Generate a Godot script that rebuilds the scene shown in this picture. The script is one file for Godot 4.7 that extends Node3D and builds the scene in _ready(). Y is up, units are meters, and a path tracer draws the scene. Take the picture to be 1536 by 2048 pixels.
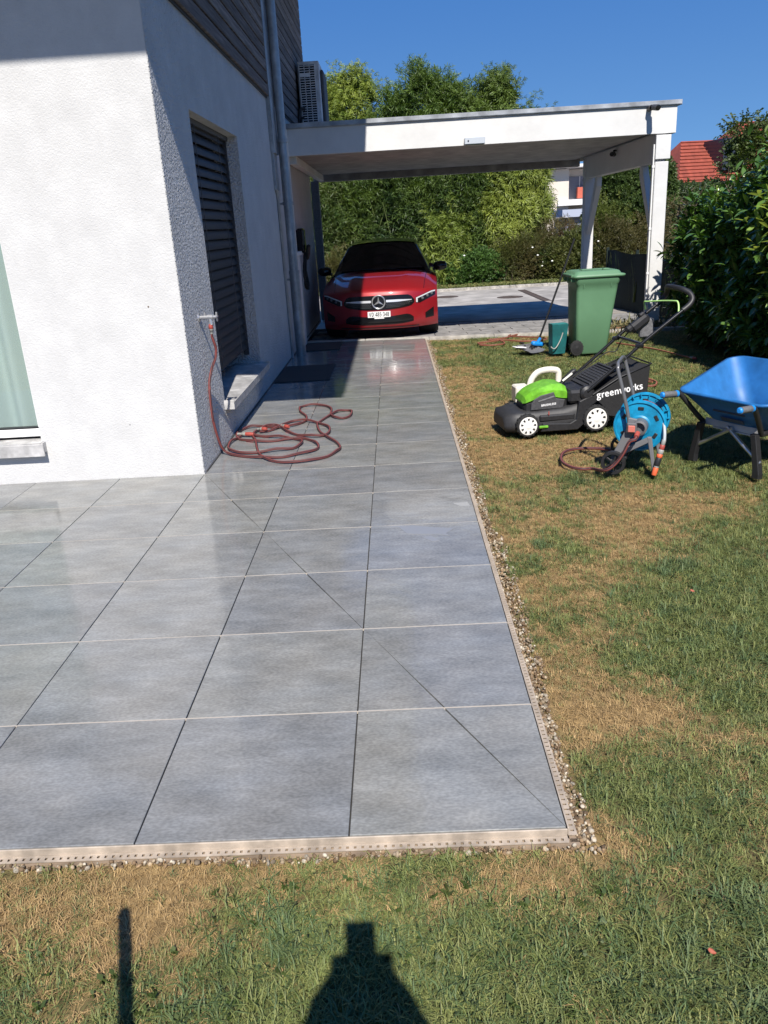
extends Node3D

# ---------- helpers ----------
class MB:
	var st := SurfaceTool.new()
	var xf := Transform3D()
	var us := 1.0
	var uo := Vector2.ZERO
	var n := 0
	func _init() -> void:
		st.begin(Mesh.PRIMITIVE_TRIANGLES)
	func at(o: Vector3, e := Vector3.ZERO) -> void:
		xf = Transform3D(Basis.from_euler(e), o)
	func vtx(p: Vector3) -> void:
		var q := xf * p
		st.set_uv(Vector2(q.x * us + uo.x, q.z * us + uo.y))
		st.add_vertex(q)
	func tri(a: Vector3, b: Vector3, c: Vector3, g := -1) -> void:   # counter-clockwise seen from outside
		st.set_smooth_group(g)
		vtx(a); vtx(c); vtx(b)
		n += 1
	func quad(a: Vector3, b: Vector3, c: Vector3, d: Vector3, g := -1) -> void:
		tri(a, b, c, g); tri(a, c, d, g)
	func box(c: Vector3, s: Vector3, b := 0.0) -> void:
		var h := s * 0.5
		b = minf(b, minf(h.x, minf(h.y, h.z)) * 0.9)
		var ax := [Vector3.RIGHT, Vector3.UP, Vector3.BACK]
		for k in 3:
			var e1: Vector3 = ax[(k + 1) % 3]
			var e2: Vector3 = ax[(k + 2) % 3]
			var h1: float = h[(k + 1) % 3] - b
			var h2: float = h[(k + 2) % 3] - b
			for sg in [-1.0, 1.0]:
				var o: Vector3 = c + ax[k] * h[k] * sg
				var a: Vector3 = e1 * h1
				var d: Vector3 = e2 * h2
				if sg > 0: quad(o - a - d, o + a - d, o + a + d, o - a + d)
				else: quad(o - a - d, o - a + d, o + a + d, o + a - d)
		if b <= 0.0: return
		for k in 3:
			var k1 := (k + 1) % 3
			var k2 := (k + 2) % 3
			for s1 in [-1.0, 1.0]:
				for s2 in [-1.0, 1.0]:
					var e: Vector3 = ax[k] * (h[k] - b)
					var p: Vector3 = c + ax[k1] * h[k1] * s1 + ax[k2] * (h[k2] - b) * s2
					var q: Vector3 = c + ax[k1] * (h[k1] - b) * s1 + ax[k2] * h[k2] * s2
					if s1 * s2 > 0: quad(p - e, q - e, q + e, p + e)
					else: quad(p - e, p + e, q + e, q - e)
		for sx in [-1.0, 1.0]:
			for sy in [-1.0, 1.0]:
				for sz in [-1.0, 1.0]:
					var p := c + Vector3(h.x * sx, (h.y - b) * sy, (h.z - b) * sz)
					var q := c + Vector3((h.x - b) * sx, h.y * sy, (h.z - b) * sz)
					var r := c + Vector3((h.x - b) * sx, (h.y - b) * sy, h.z * sz)
					if sx * sy * sz > 0: tri(p, q, r)
					else: tri(p, r, q)
	func tube(pts: Array, r, seg := 8, g := 1) -> void:   # r: radius or one radius per point
		var rings := []
		var t0: Vector3 = (pts[1] - pts[0]).normalized()
		var u := t0.cross(Vector3.UP)
		if u.length() < 0.1: u = t0.cross(Vector3.RIGHT)
		u = u.normalized()
		for i in pts.size():
			var t: Vector3 = (pts[mini(i + 1, pts.size() - 1)] - pts[maxi(i - 1, 0)]).normalized()
			u = (u - t * u.dot(t)).normalized()
			var w := t.cross(u)
			var rr: float = r[i] if r is Array else r
			var ring := []
			for k in seg:
				var a := TAU * k / seg
				ring.append(pts[i] + (u * cos(a) + w * sin(a)) * rr)
			rings.append(ring)
		loft(rings, g, true)
	func loft(rings: Array, g := 1, caps := true) -> void:   # rings run counter-clockwise seen from the far end back
		var m: int = rings[0].size()
		for i in rings.size() - 1:
			for k in m:
				var k2 := (k + 1) % m
				quad(rings[i][k], rings[i][k2], rings[i + 1][k2], rings[i + 1][k], g)
		if caps:
			for s in 2:
				var ring: Array = rings[0] if s == 0 else rings[-1]
				var c := Vector3.ZERO
				for p in ring: c += p
				c /= m
				for k in m:
					var k2 := (k + 1) % m
					if s == 0: tri(c, ring[k2], ring[k], -1)
					else: tri(c, ring[k], ring[k2], -1)
	func lathe(prof: Array, seg := 16, g := 2, arc := TAU) -> void:   # profile of Vector2(radius, height) about y, bottom to top on the outside
		for i in prof.size() - 1:
			var p: Vector2 = prof[i]
			var q: Vector2 = prof[i + 1]
			for k in seg:
				var a := arc * k / seg
				var b := arc * ((k + 1) % seg if arc == TAU else k + 1) / seg
				var p0 := Vector3(p.x * cos(a), p.y, -p.x * sin(a))
				var p1 := Vector3(p.x * cos(b), p.y, -p.x * sin(b))
				var q0 := Vector3(q.x * cos(a), q.y, -q.x * sin(a))
				var q1 := Vector3(q.x * cos(b), q.y, -q.x * sin(b))
				if p.x > 1e-6: tri(p0, p1, q1, g + i if g >= 0 else -1)
				if q.x > 1e-6: tri(p0, q1, q0, g + i if g >= 0 else -1)
	func lathe_s(prof: Array, seg := 16) -> void:
		for i in prof.size() - 1:
			var p: Vector2 = prof[i]
			var q: Vector2 = prof[i + 1]
			for k in seg:
				var a := TAU * k / seg
				var b := TAU * ((k + 1) % seg) / seg
				var p0 := Vector3(p.x * cos(a), p.y, -p.x * sin(a))
				var p1 := Vector3(p.x * cos(b), p.y, -p.x * sin(b))
				var q0 := Vector3(q.x * cos(a), q.y, -q.x * sin(a))
				var q1 := Vector3(q.x * cos(b), q.y, -q.x * sin(b))
				if p.x > 1e-6: tri(p0, p1, q1, 1)
				if q.x > 1e-6: tri(p0, q1, q0, 1)
	func prism(poly: PackedVector2Array, z0: float, z1: float, bev := 0.0) -> void:   # outline in xy, pushed along z
		var m := poly.size()
		var area := 0.0
		for i in m: area += poly[i].cross(poly[(i + 1) % m])
		if area < 0: poly.reverse()
		var top := poly
		if bev > 0.0:
			top = PackedVector2Array()
			for i in m:
				var d1 := (poly[i] - poly[(i + m - 1) % m]).normalized()
				var d2 := (poly[(i + 1) % m] - poly[i]).normalized()
				var n1 := Vector2(-d1.y, d1.x)
				var nn := (n1 + Vector2(-d2.y, d2.x)).normalized()
				top.append(poly[i] + nn * bev / maxf(0.4, nn.dot(n1)))
		var idx := Geometry2D.triangulate_polygon(top)
		for i in range(0, idx.size(), 3):
			var a := top[idx[i]]
			var b := top[idx[i + 1]]
			var c := top[idx[i + 2]]
			if (b - a).cross(c - a) < 0:
				var t := b; b = c; c = t
			tri(Vector3(a.x, a.y, z1), Vector3(b.x, b.y, z1), Vector3(c.x, c.y, z1))
			tri(Vector3(a.x, a.y, z0), Vector3(c.x, c.y, z0), Vector3(b.x, b.y, z0))
		for i in m:
			var j := (i + 1) % m
			var a := poly[i]
			var b := poly[j]
			var zl := z0 + bev
			var zh := z1 - bev
			quad(Vector3(a.x, a.y, zl), Vector3(b.x, b.y, zl), Vector3(b.x, b.y, zh), Vector3(a.x, a.y, zh))
			if bev > 0.0:
				quad(Vector3(a.x, a.y, zh), Vector3(b.x, b.y, zh), Vector3(top[j].x, top[j].y, z1), Vector3(top[i].x, top[i].y, z1))
				quad(Vector3(top[i].x, top[i].y, z0), Vector3(top[j].x, top[j].y, z0), Vector3(b.x, b.y, zl), Vector3(a.x, a.y, zl))
	func slab(poly: Array, y0: float, y1: float, bev := 0.002) -> void:   # outline in xz (Vector2), a flat stone with its arris taken off
		var c := Vector2.ZERO
		for p in poly: c += p
		c /= poly.size()
		var area := 0.0
		for i in poly.size(): area += poly[i].cross(poly[(i + 1) % poly.size()])
		if area > 0: poly = poly.duplicate(); poly.reverse()
		var m := poly.size()
		var ins := []
		for p in poly: ins.append(p + (c - p).normalized() * bev * 1.4)
		for i in range(1, m - 1):
			tri(Vector3(ins[0].x, y1, ins[0].y), Vector3(ins[i].x, y1, ins[i].y), Vector3(ins[i + 1].x, y1, ins[i + 1].y))
		for i in m:
			var j := (i + 1) % m
			var a := Vector3(poly[i].x, y1 - bev, poly[i].y)
			var b := Vector3(poly[j].x, y1 - bev, poly[j].y)
			quad(a, b, Vector3(ins[j].x, y1, ins[j].y), Vector3(ins[i].x, y1, ins[i].y))
			quad(Vector3(a.x, y0, a.z), Vector3(b.x, y0, b.z), b, a)
	func grid(f: Callable, nu: int, nv: int, g := 1, flip := false) -> void:   # f(u, v) -> point, u to the right and v up seen from outside
		for i in nu:
			for j in nv:
				var a: Vector3 = f.call(float(i) / nu, float(j) / nv)
				var b: Vector3 = f.call(float(i + 1) / nu, float(j) / nv)
				var c: Vector3 = f.call(float(i + 1) / nu, float(j + 1) / nv)
				var d: Vector3 = f.call(float(i) / nu, float(j + 1) / nv)
				if flip: quad(b, a, d, c, g)
				else: quad(a, b, c, d, g)
	func done() -> ArrayMesh:
		st.generate_normals()
		return st.commit()

var rng := RandomNumberGenerator.new()
var M := {}

func v(x: float, y: float, z: float) -> Vector3: return Vector3(x, y, z)
func rnd(a: float, b: float) -> float: return rng.randf_range(a, b)

func mat(r: float, g: float, b: float, rough := 0.6, metal := 0.0) -> StandardMaterial3D:   # real-world base colour (linear)
	var m := StandardMaterial3D.new()
	m.albedo_color = Color(r, g, b).linear_to_srgb()
	m.roughness = rough
	m.metallic = metal
	return m

func ptex(size: int, cx: int, cy: int, oct: int, sd: int, lo: float, hi: float, bump := 0.0, fall := 0.5) -> ImageTexture:   # value noise that repeats without a seam
	var r := RandomNumberGenerator.new()
	r.seed = sd
	var acc := PackedFloat32Array()
	acc.resize(size * size)
	var amp := 1.0
	var tot := 0.0
	for o in oct:
		var nx := cx << o
		var ny := cy << o
		var tb := PackedFloat32Array()
		tb.resize(nx * ny)
		for k in nx * ny: tb[k] = r.randf()
		for y in size:
			var fy := float(y) * ny / size
			var y0 := int(fy) % ny
			var y1 := (y0 + 1) % ny
			var ty := fy - floorf(fy)
			ty = ty * ty * (3.0 - 2.0 * ty)
			var row := y * size
			for x in size:
				var fx := float(x) * nx / size
				var x0 := int(fx)
				var tx := fx - x0
				tx = tx * tx * (3.0 - 2.0 * tx)
				var x1 := (x0 + 1) % nx
				var a := tb[y0 * nx + x0]
				var c := tb[y1 * nx + x0]
				a += (tb[y0 * nx + x1] - a) * tx
				c += (tb[y1 * nx + x1] - c) * tx
				acc[row + x] += amp * (a + (c - a) * ty)
		tot += amp
		amp *= fall
	var by := PackedByteArray()
	by.resize(size * size)
	for k in size * size:
		var q := clampf((acc[k] / tot - 0.5) * 1.5 + 0.5, 0.0, 1.0)
		by[k] = int(255.0 * (lo + (hi - lo) * q))
	var im := Image.create_from_data(size, size, false, Image.FORMAT_L8, by)
	if bump > 0.0: im.bump_map_to_normal_map(bump)
	return ImageTexture.create_from_image(im)

func tri_tex(m: StandardMaterial3D, albedo: Texture2D, scale: float, nrm: Texture2D = null, nscale := 1.0, world := true) -> StandardMaterial3D:
	m.uv1_triplanar = true
	m.uv1_world_triplanar = world
	m.uv1_scale = Vector3.ONE * scale
	if albedo: m.albedo_texture = albedo
	if nrm:
		m.normal_enabled = true
		m.normal_texture = nrm
		m.normal_scale = nscale
	return m

func obj(called: String, mb: MB, m: Material, parent: Node = null) -> MeshInstance3D:
	return inst(called, mb.done(), m, parent)

func inst(called: String, mesh: Mesh, m: Material, parent: Node = null) -> MeshInstance3D:
	var o := MeshInstance3D.new()
	o.name = called
	o.mesh = mesh
	o.material_override = m
	(parent if parent else self).add_child(o, true)
	return o

func thing(called: String, label: String, category: String, at := Vector3.ZERO, turn := 0.0, group := "") -> Node3D:
	var o := Node3D.new()
	o.name = called
	add_child(o, true)
	o.position = at
	o.rotation.y = turn
	tag(o, label, category, group)
	return o

func tag(o: Node, label: String, category := "", group := "", kind := "") -> void:
	if label: o.set_meta("label", label)
	if category: o.set_meta("category", category)
	if group: o.set_meta("group", group)
	if kind: o.set_meta("kind", kind)

func struct(called: String, label: String) -> Node3D:
	var o := Node3D.new()
	o.name = called
	add_child(o, true)
	tag(o, label, "", "", "structure")
	return o

func multi(called: String, mesh: Mesh, m: Material, xfs: Array, cols: Array, parent: Node = null) -> MultiMeshInstance3D:
	var mm := MultiMesh.new()
	mm.transform_format = MultiMesh.TRANSFORM_3D
	mm.use_colors = true
	mm.mesh = mesh
	mm.instance_count = xfs.size()
	for i in xfs.size():
		mm.set_instance_transform(i, xfs[i])
		mm.set_instance_color(i, cols[i])
	var o := MultiMeshInstance3D.new()
	o.name = called
	o.multimesh = mm
	o.material_override = m
	(parent if parent else self).add_child(o, true)
	tag(o, "", "", "", "stuff")
	return o

func spline(p: Array, per := 4) -> Array:   # smooth curve through the points
	var out := []
	for i in p.size() - 1:
		var a: Vector3 = p[maxi(i - 1, 0)]
		var b: Vector3 = p[i]
		var c: Vector3 = p[i + 1]
		var d: Vector3 = p[mini(i + 2, p.size() - 1)]
		for k in per:
			out.append(b.cubic_interpolate(c, a, d, float(k) / per))
	out.append(p[-1])
	return out

func flat(l: Array, y: float, wob := 0.0) -> Array:   # x, z pairs -> points on the ground
	var out := []
	for i in range(0, l.size(), 2): out.append(v(l[i], y + wob * (0.5 + 0.5 * sin(i * 1.9)), l[i + 1]))
	return out

func text(called: String, s: String, h: float, m: Material, parent: Node, at: Vector3, e := Vector3.ZERO, bold := true, depth := 0.002, face := "Droid Sans", sx := 1.0) -> MeshInstance3D:
	var t := TextMesh.new()
	var f := SystemFont.new()
	f.font_names = PackedStringArray([face])
	f.font_weight = 700 if bold else 400
	t.font = f
	t.text = s
	t.font_size = 64
	t.pixel_size = h / 46.0
	t.depth = depth
	var o := inst(called, t, m, parent)
	o.position = at
	o.rotation = e
	o.scale = Vector3(sx, 1, 1)
	return o

func gy(z: float) -> float:   # the drive falls from the carport to the road
	if z > -10.4: return 0.0
	return maxf(-0.06 - 0.04 * (-10.4 - z), -0.38)

func hash2(x: float, z: float) -> float:
	return fposmod(sin(x * 127.1 + z * 311.7) * 43758.5453, 1.0)

var dryn := FastNoiseLite.new()
func dry(x: float, z: float) -> float:   # 0 green turf .. 1 straw
	var d := 0.30 + 0.5 * dryn.get_noise_2d(x * 1.0, z * 1.0) + 0.4 * dryn.get_noise_2d(x * 3.7 + 40.0, z * 3.7)
	d += 0.34 * exp(-pow((x - 0.30 - 0.12 * dryn.get_noise_2d(z, 70.0)) / 0.28, 2.0)) * smoothstep(0.1, -0.6, z) * (0.75 + 0.8 * dryn.get_noise_2d(z * 1.3, 33.0))
	for p in [[0.7, -2.6, 0.7, 0.36], [0.62, -3.9, 0.6, 0.58], [0.75, -5.4, 0.45, 0.35], [0.22, -6.7, 0.3, 0.5], [0.2, -7.6, 0.25, 0.4], [0.28, -0.65, 0.3, 0.5], [0.0, 0.14, 0.22, 0.6], [-1.3, 0.17, 0.3, 0.42], [-1.02, 0.13, 0.2, 0.35], [-0.67, 0.1, 0.16, 0.4], [0.9, -1.9, 0.45, 0.12], [1.3, -2.6, 0.45, 0.12], [0.3, -4.8, 0.3, 0.4], [0.25, -1.6, 0.2, 0.35], [1.0, -1.2, 0.5, -0.35], [0.3, -0.25, 0.22, -0.4], [1.6, -1.6, 0.6, -0.3], [-0.3, 0.6, 0.6, -0.25], [2.2, -5.5, 1.2, -0.35], [1.3, -7.5, 1.0, -0.15], [2.4, -3.5, 0.6, -0.3]]:
		var q := (Vector2(x, z) - Vector2(p[0], p[1])) / float(p[2])
		d += p[3] * exp(-q.length_squared())
	return clampf(d, 0.0, 1.0)

func _ready() -> void:
	rng.seed = 7
	dryn.seed = 5; dryn.frequency = 0.9; dryn.fractal_octaves = 3
	# ----- camera -----
	var cam := Camera3D.new()
	cam.name = "camera"
	add_child(cam)
	cam.fov = 65.37
	cam.transform = Transform3D(Basis(Vector3.UP, 0.028975) * Basis(Vector3.RIGHT, -0.344874) * Basis(Vector3.BACK, -0.058957), v(-0.3993, 1.5796, 1.7687))
	cam.near = 0.05
	cam.far = 400.0
	# ----- sky, sun, exposure -----
	var we := WorldEnvironment.new()
	we.name = "world_environment"
	var env := Environment.new()
	env.background_mode = Environment.BG_SKY
	var sm := ProceduralSkyMaterial.new()
	sm.sky_top_color = Color(0.026, 0.115, 0.37).linear_to_srgb()
	sm.sky_horizon_color = Color(0.15, 0.325, 0.58).linear_to_srgb()
	sm.sky_curve = 0.10
	sm.sky_energy_multiplier = 1.0
	sm.ground_bottom_color = Color(0.05, 0.05, 0.045).linear_to_srgb()
	sm.ground_horizon_color = Color(0.1, 0.13, 0.17).linear_to_srgb()
	sm.sun_angle_max = 1.0
	var sky := Sky.new()
	sky.sky_material = sm
	env.sky = sky
	env.tonemap_mode = Environment.TONE_MAPPER_LINEAR
	env.tonemap_exposure = 1.42
	env.sdfgi_enabled = true
	env.ssao_enabled = true
	env.ssil_enabled = true
	we.environment = env
	add_child(we)
	var sun := DirectionalLight3D.new()
	sun.name = "sun"
	sun.light_energy = 1.6
	sun.light_color = Color(1.0, 0.975, 0.94)
	sun.light_angular_distance = 0.5
	sun.shadow_enabled = true
	add_child(sun)
	sun.look_at_from_position(Vector3.ZERO, v(-0.107, -1.074, -1.0), Vector3.UP)
	materials()
	patio()
	lawn()
	drive()
	house()
	carport()
	wall_things()
	car()
	hoses()
	mower()
	reel()
	barrow()
	bin_corner()
	hedge()
	backdrop()
	far_houses()
	person()

func materials() -> void:
	var grain := ptex(512, 8, 8, 5, 3, 0.70, 1.0, 0.0, 0.6)
	var fine := ptex(256, 32, 32, 3, 4, 0.78, 1.0)
	var soft_n := ptex(256, 12, 12, 4, 11, 0.0, 1.0, 2.5, 0.6)
	var dirt := ptex(512, 4, 4, 6, 13, 0.93, 1.0, 0.0, 0.6)
	var stucco_n := ptex(512, 90, 90, 2, 9, 0.0, 1.0, 6.0, 0.6)
	M.grain = grain; M.fine = fine; M.soft_n = soft_n
	M.plank_grain = ptex(512, 3, 40, 4, 17, 0.55, 1.0, 0.0, 0.7)
	M.stucco = tri_tex(mat(0.59, 0.59, 0.585, 0.95), dirt, 1.5, stucco_n, 0.16)
	M.stucco_side = tri_tex(mat(0.61, 0.61, 0.605, 0.95), dirt, 1.5, stucco_n, 1.0)
	M.stucco_side.uv1_scale = Vector3.ONE * 0.95
	M.white_paint = tri_tex(mat(0.67, 0.67, 0.66, 0.5), dirt, 0.7, soft_n, 0.12)
	M.white_wood = tri_tex(mat(0.74, 0.74, 0.73, 0.55), dirt, 0.6, soft_n, 0.2)
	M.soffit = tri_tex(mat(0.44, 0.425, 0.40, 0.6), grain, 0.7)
	M.white_plastic = mat(0.78, 0.78, 0.77, 0.35)
	M.cream_plastic = mat(0.72, 0.69, 0.60, 0.45)
	M.zinc = tri_tex(mat(0.52, 0.54, 0.56, 0.42, 0.5), grain, 1.0)
	M.alu = tri_tex(mat(0.64, 0.63, 0.62, 0.45, 0.1), grain, 1.5)
	M.steel = mat(0.55, 0.56, 0.57, 0.28, 0.9)
	M.chrome = mat(0.56, 0.56, 0.57, 0.2, 0.7)
	M.black = tri_tex(mat(0.022, 0.022, 0.024, 0.5), fine, 3.0)
	M.rubber = tri_tex(mat(0.026, 0.026, 0.026, 0.85), fine, 4.0)
	M.dark_grey = tri_tex(mat(0.07, 0.07, 0.075, 0.6), fine, 3.0)
	M.mid_grey = tri_tex(mat(0.17, 0.17, 0.175, 0.55), fine, 3.0)
	M.slat = mat(0.016, 0.016, 0.019, 0.6)
	M.glass = mat(0.01, 0.012, 0.014, 0.04)
	M.car_red = mat(0.29, 0.008, 0.013, 0.4)
	M.car_red.clearcoat_enabled = true; M.car_red.clearcoat = 1.0; M.car_red.clearcoat_roughness = 0.03
	M.car_red.metallic = 0.25
	M.car_glass = mat(0.006, 0.007, 0.009, 0.04)
	M.gloss_black = mat(0.008, 0.008, 0.009, 0.12)
	M.lens = mat(0.10, 0.105, 0.11, 0.05)
	M.hose = mat(0.185, 0.048, 0.044, 0.5)
	M.lawn_hose = mat(0.40, 0.13, 0.075, 0.55)
	M.hose_stripe = mat(0.03, 0.02, 0.022, 0.55)
	M.orange = mat(0.72, 0.13, 0.05, 0.45)
	M.red_conn = mat(0.34, 0.065, 0.05, 0.45)
	M.conn_grey = mat(0.28, 0.28, 0.26, 0.5)
	M.lime = tri_tex(mat(0.20, 0.56, 0.035, 0.42), grain, 3.0, null, 1.0, false)
	M.lime_bar = mat(0.42, 0.70, 0.22, 0.4)
	M.bag = tri_tex(mat(0.018, 0.018, 0.019, 0.9), fine, 6.0, soft_n, 0.5, false)
	M.bin = tri_tex(mat(0.11, 0.235, 0.13, 0.5), dirt, 0.8, soft_n, 0.08, false)
	M.teal = tri_tex(mat(0.012, 0.14, 0.145, 0.5), grain, 2.0)
	M.cyan = tri_tex(mat(0.005, 0.31, 0.57, 0.45), grain, 3.0, null, 1.0, false)
	M.blue = tri_tex(mat(0.028, 0.20, 0.54, 0.5), grain, 1.6)
	M.blue_dark = mat(0.012, 0.09, 0.34, 0.45)
	M.blue_part = mat(0.01, 0.22, 0.62, 0.4)
	M.kerb = tri_tex(mat(0.50, 0.47, 0.42, 0.9), grain, 1.3, soft_n, 0.4)
	M.paver = tri_tex(mat(0.33, 0.32, 0.31, 0.85), grain, 1.1, soft_n, 0.4)
	M.concrete = tri_tex(mat(0.46, 0.43, 0.39, 0.9), grain, 0.35, soft_n, 0.3)
	M.tarmac = tri_tex(mat(0.30, 0.285, 0.27, 0.9), grain, 0.3, soft_n, 0.4)
	M.iron = tri_tex(mat(0.10, 0.075, 0.065, 0.75), grain, 2.0)
	M.edging = tri_tex(mat(0.52, 0.435, 0.345, 0.6), grain, 2.5)
	M.bedding = tri_tex(mat(0.045, 0.042, 0.04, 0.95), grain, 3.0)
	M.green_net = tri_tex(mat(0.006, 0.018, 0.016, 0.9), grain, 1.2)
	M.pebble = mat(1, 1, 1, 0.85); M.pebble.vertex_color_use_as_albedo = true
	M.leaf = mat(1, 1, 1, 0.5); M.leaf.vertex_color_use_as_albedo = true
	M.leaf.backlight_enabled = true; M.leaf.backlight = Color(0.8, 0.8, 0.4)
	M.gloss_leaf = mat(1, 1, 1, 0.22); M.gloss_leaf.vertex_color_use_as_albedo = true
	M.gloss_leaf.backlight_enabled = true; M.gloss_leaf.backlight = Color(0.6, 0.65, 0.25)
	M.grass = mat(1, 1, 1, 0.65); M.grass.vertex_color_use_as_albedo = true
	M.grass.backlight_enabled = true; M.grass.backlight = Color(0.4, 0.4, 0.25)
	M.bark = tri_tex(mat(0.14, 0.11, 0.075, 0.9), grain, 2.0)
	M.culm = mat(0.13, 0.17, 0.05, 0.6)
	M.red_roof = tri_tex(mat(0.36, 0.075, 0.045, 0.8), grain, 0.5)
	M.far_wall = tri_tex(mat(0.66, 0.60, 0.52, 0.9), dirt, 0.2)
	M.far_grey = mat(0.20, 0.22, 0.28, 0.7)
	M.far_dark = mat(0.03, 0.035, 0.05, 0.2)
	M.curtain = mat(0.30, 0.40, 0.37, 0.8)
	M.white_print = mat(0.80, 0.80, 0.80, 0.6)
	M.black_print = mat(0.015, 0.015, 0.015, 0.6)
	M.wood = tri_tex(mat(0.16, 0.12, 0.085, 0.85), grain, 2.0)
	# patio stone: clouded grey porcelain, streaked along the long way of the picture on the stone
	var n1 := FastNoiseLite.new(); n1.seed = 21; n1.frequency = 0.0045; n1.fractal_octaves = 5
	var n2 := FastNoiseLite.new(); n2.seed = 22; n2.frequency = 0.02; n2.fractal_octaves = 4
	var n3 := FastNoiseLite.new(); n3.seed = 23; n3.frequency = 0.11; n3.fractal_octaves = 2
	var im := Image.create(1024, 1024, false, Image.FORMAT_RGB8)
	for y in 1024:
		for x in 1024:
			var a := n1.get_noise_2d(x * 0.7, y * 1.7)
			var b := n2.get_noise_2d(x * 0.55, y * 1.5)
			var c := n3.get_noise_2d(x * 0.6, y * 1.2)
			var k := clampf(0.86 + 0.11 * a + 0.06 * b + 0.09 * c, 0.0, 1.0)
			var w := clampf(0.5 + 0.9 * n1.get_noise_2d(x * 0.6 + 900.0, y * 0.9 + 500.0), 0.0, 1.0)
			im.set_pixel(x, y, Color(k * lerpf(0.975, 1.0, w), k * lerpf(0.988, 0.992, w), k * lerpf(0.985, 0.96, w)))
	var tex := ImageTexture.create_from_image(im)
	M.tiles = []
	for t in [[0.298, 0.302, 0.312], [0.310, 0.312, 0.314], [0.282, 0.287, 0.302], [0.318, 0.318, 0.314], [0.294, 0.297, 0.304]]:
		var m := mat(t[0], t[1], t[2], 0.20)
		m.albedo_texture = tex
		m.roughness = 0.11
		m.metallic_specular = 0.5
		m.normal_enabled = true
		m.normal_texture = soft_n
		m.normal_scale = 0.05
		M.tiles.append(m)
	M.mat_rubber = tri_tex(mat(0.05, 0.05, 0.052, 0.9), fine, 5.0, soft_n, 0.6)
	M.water = mat(0.24, 0.245, 0.25, 0.02)

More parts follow.
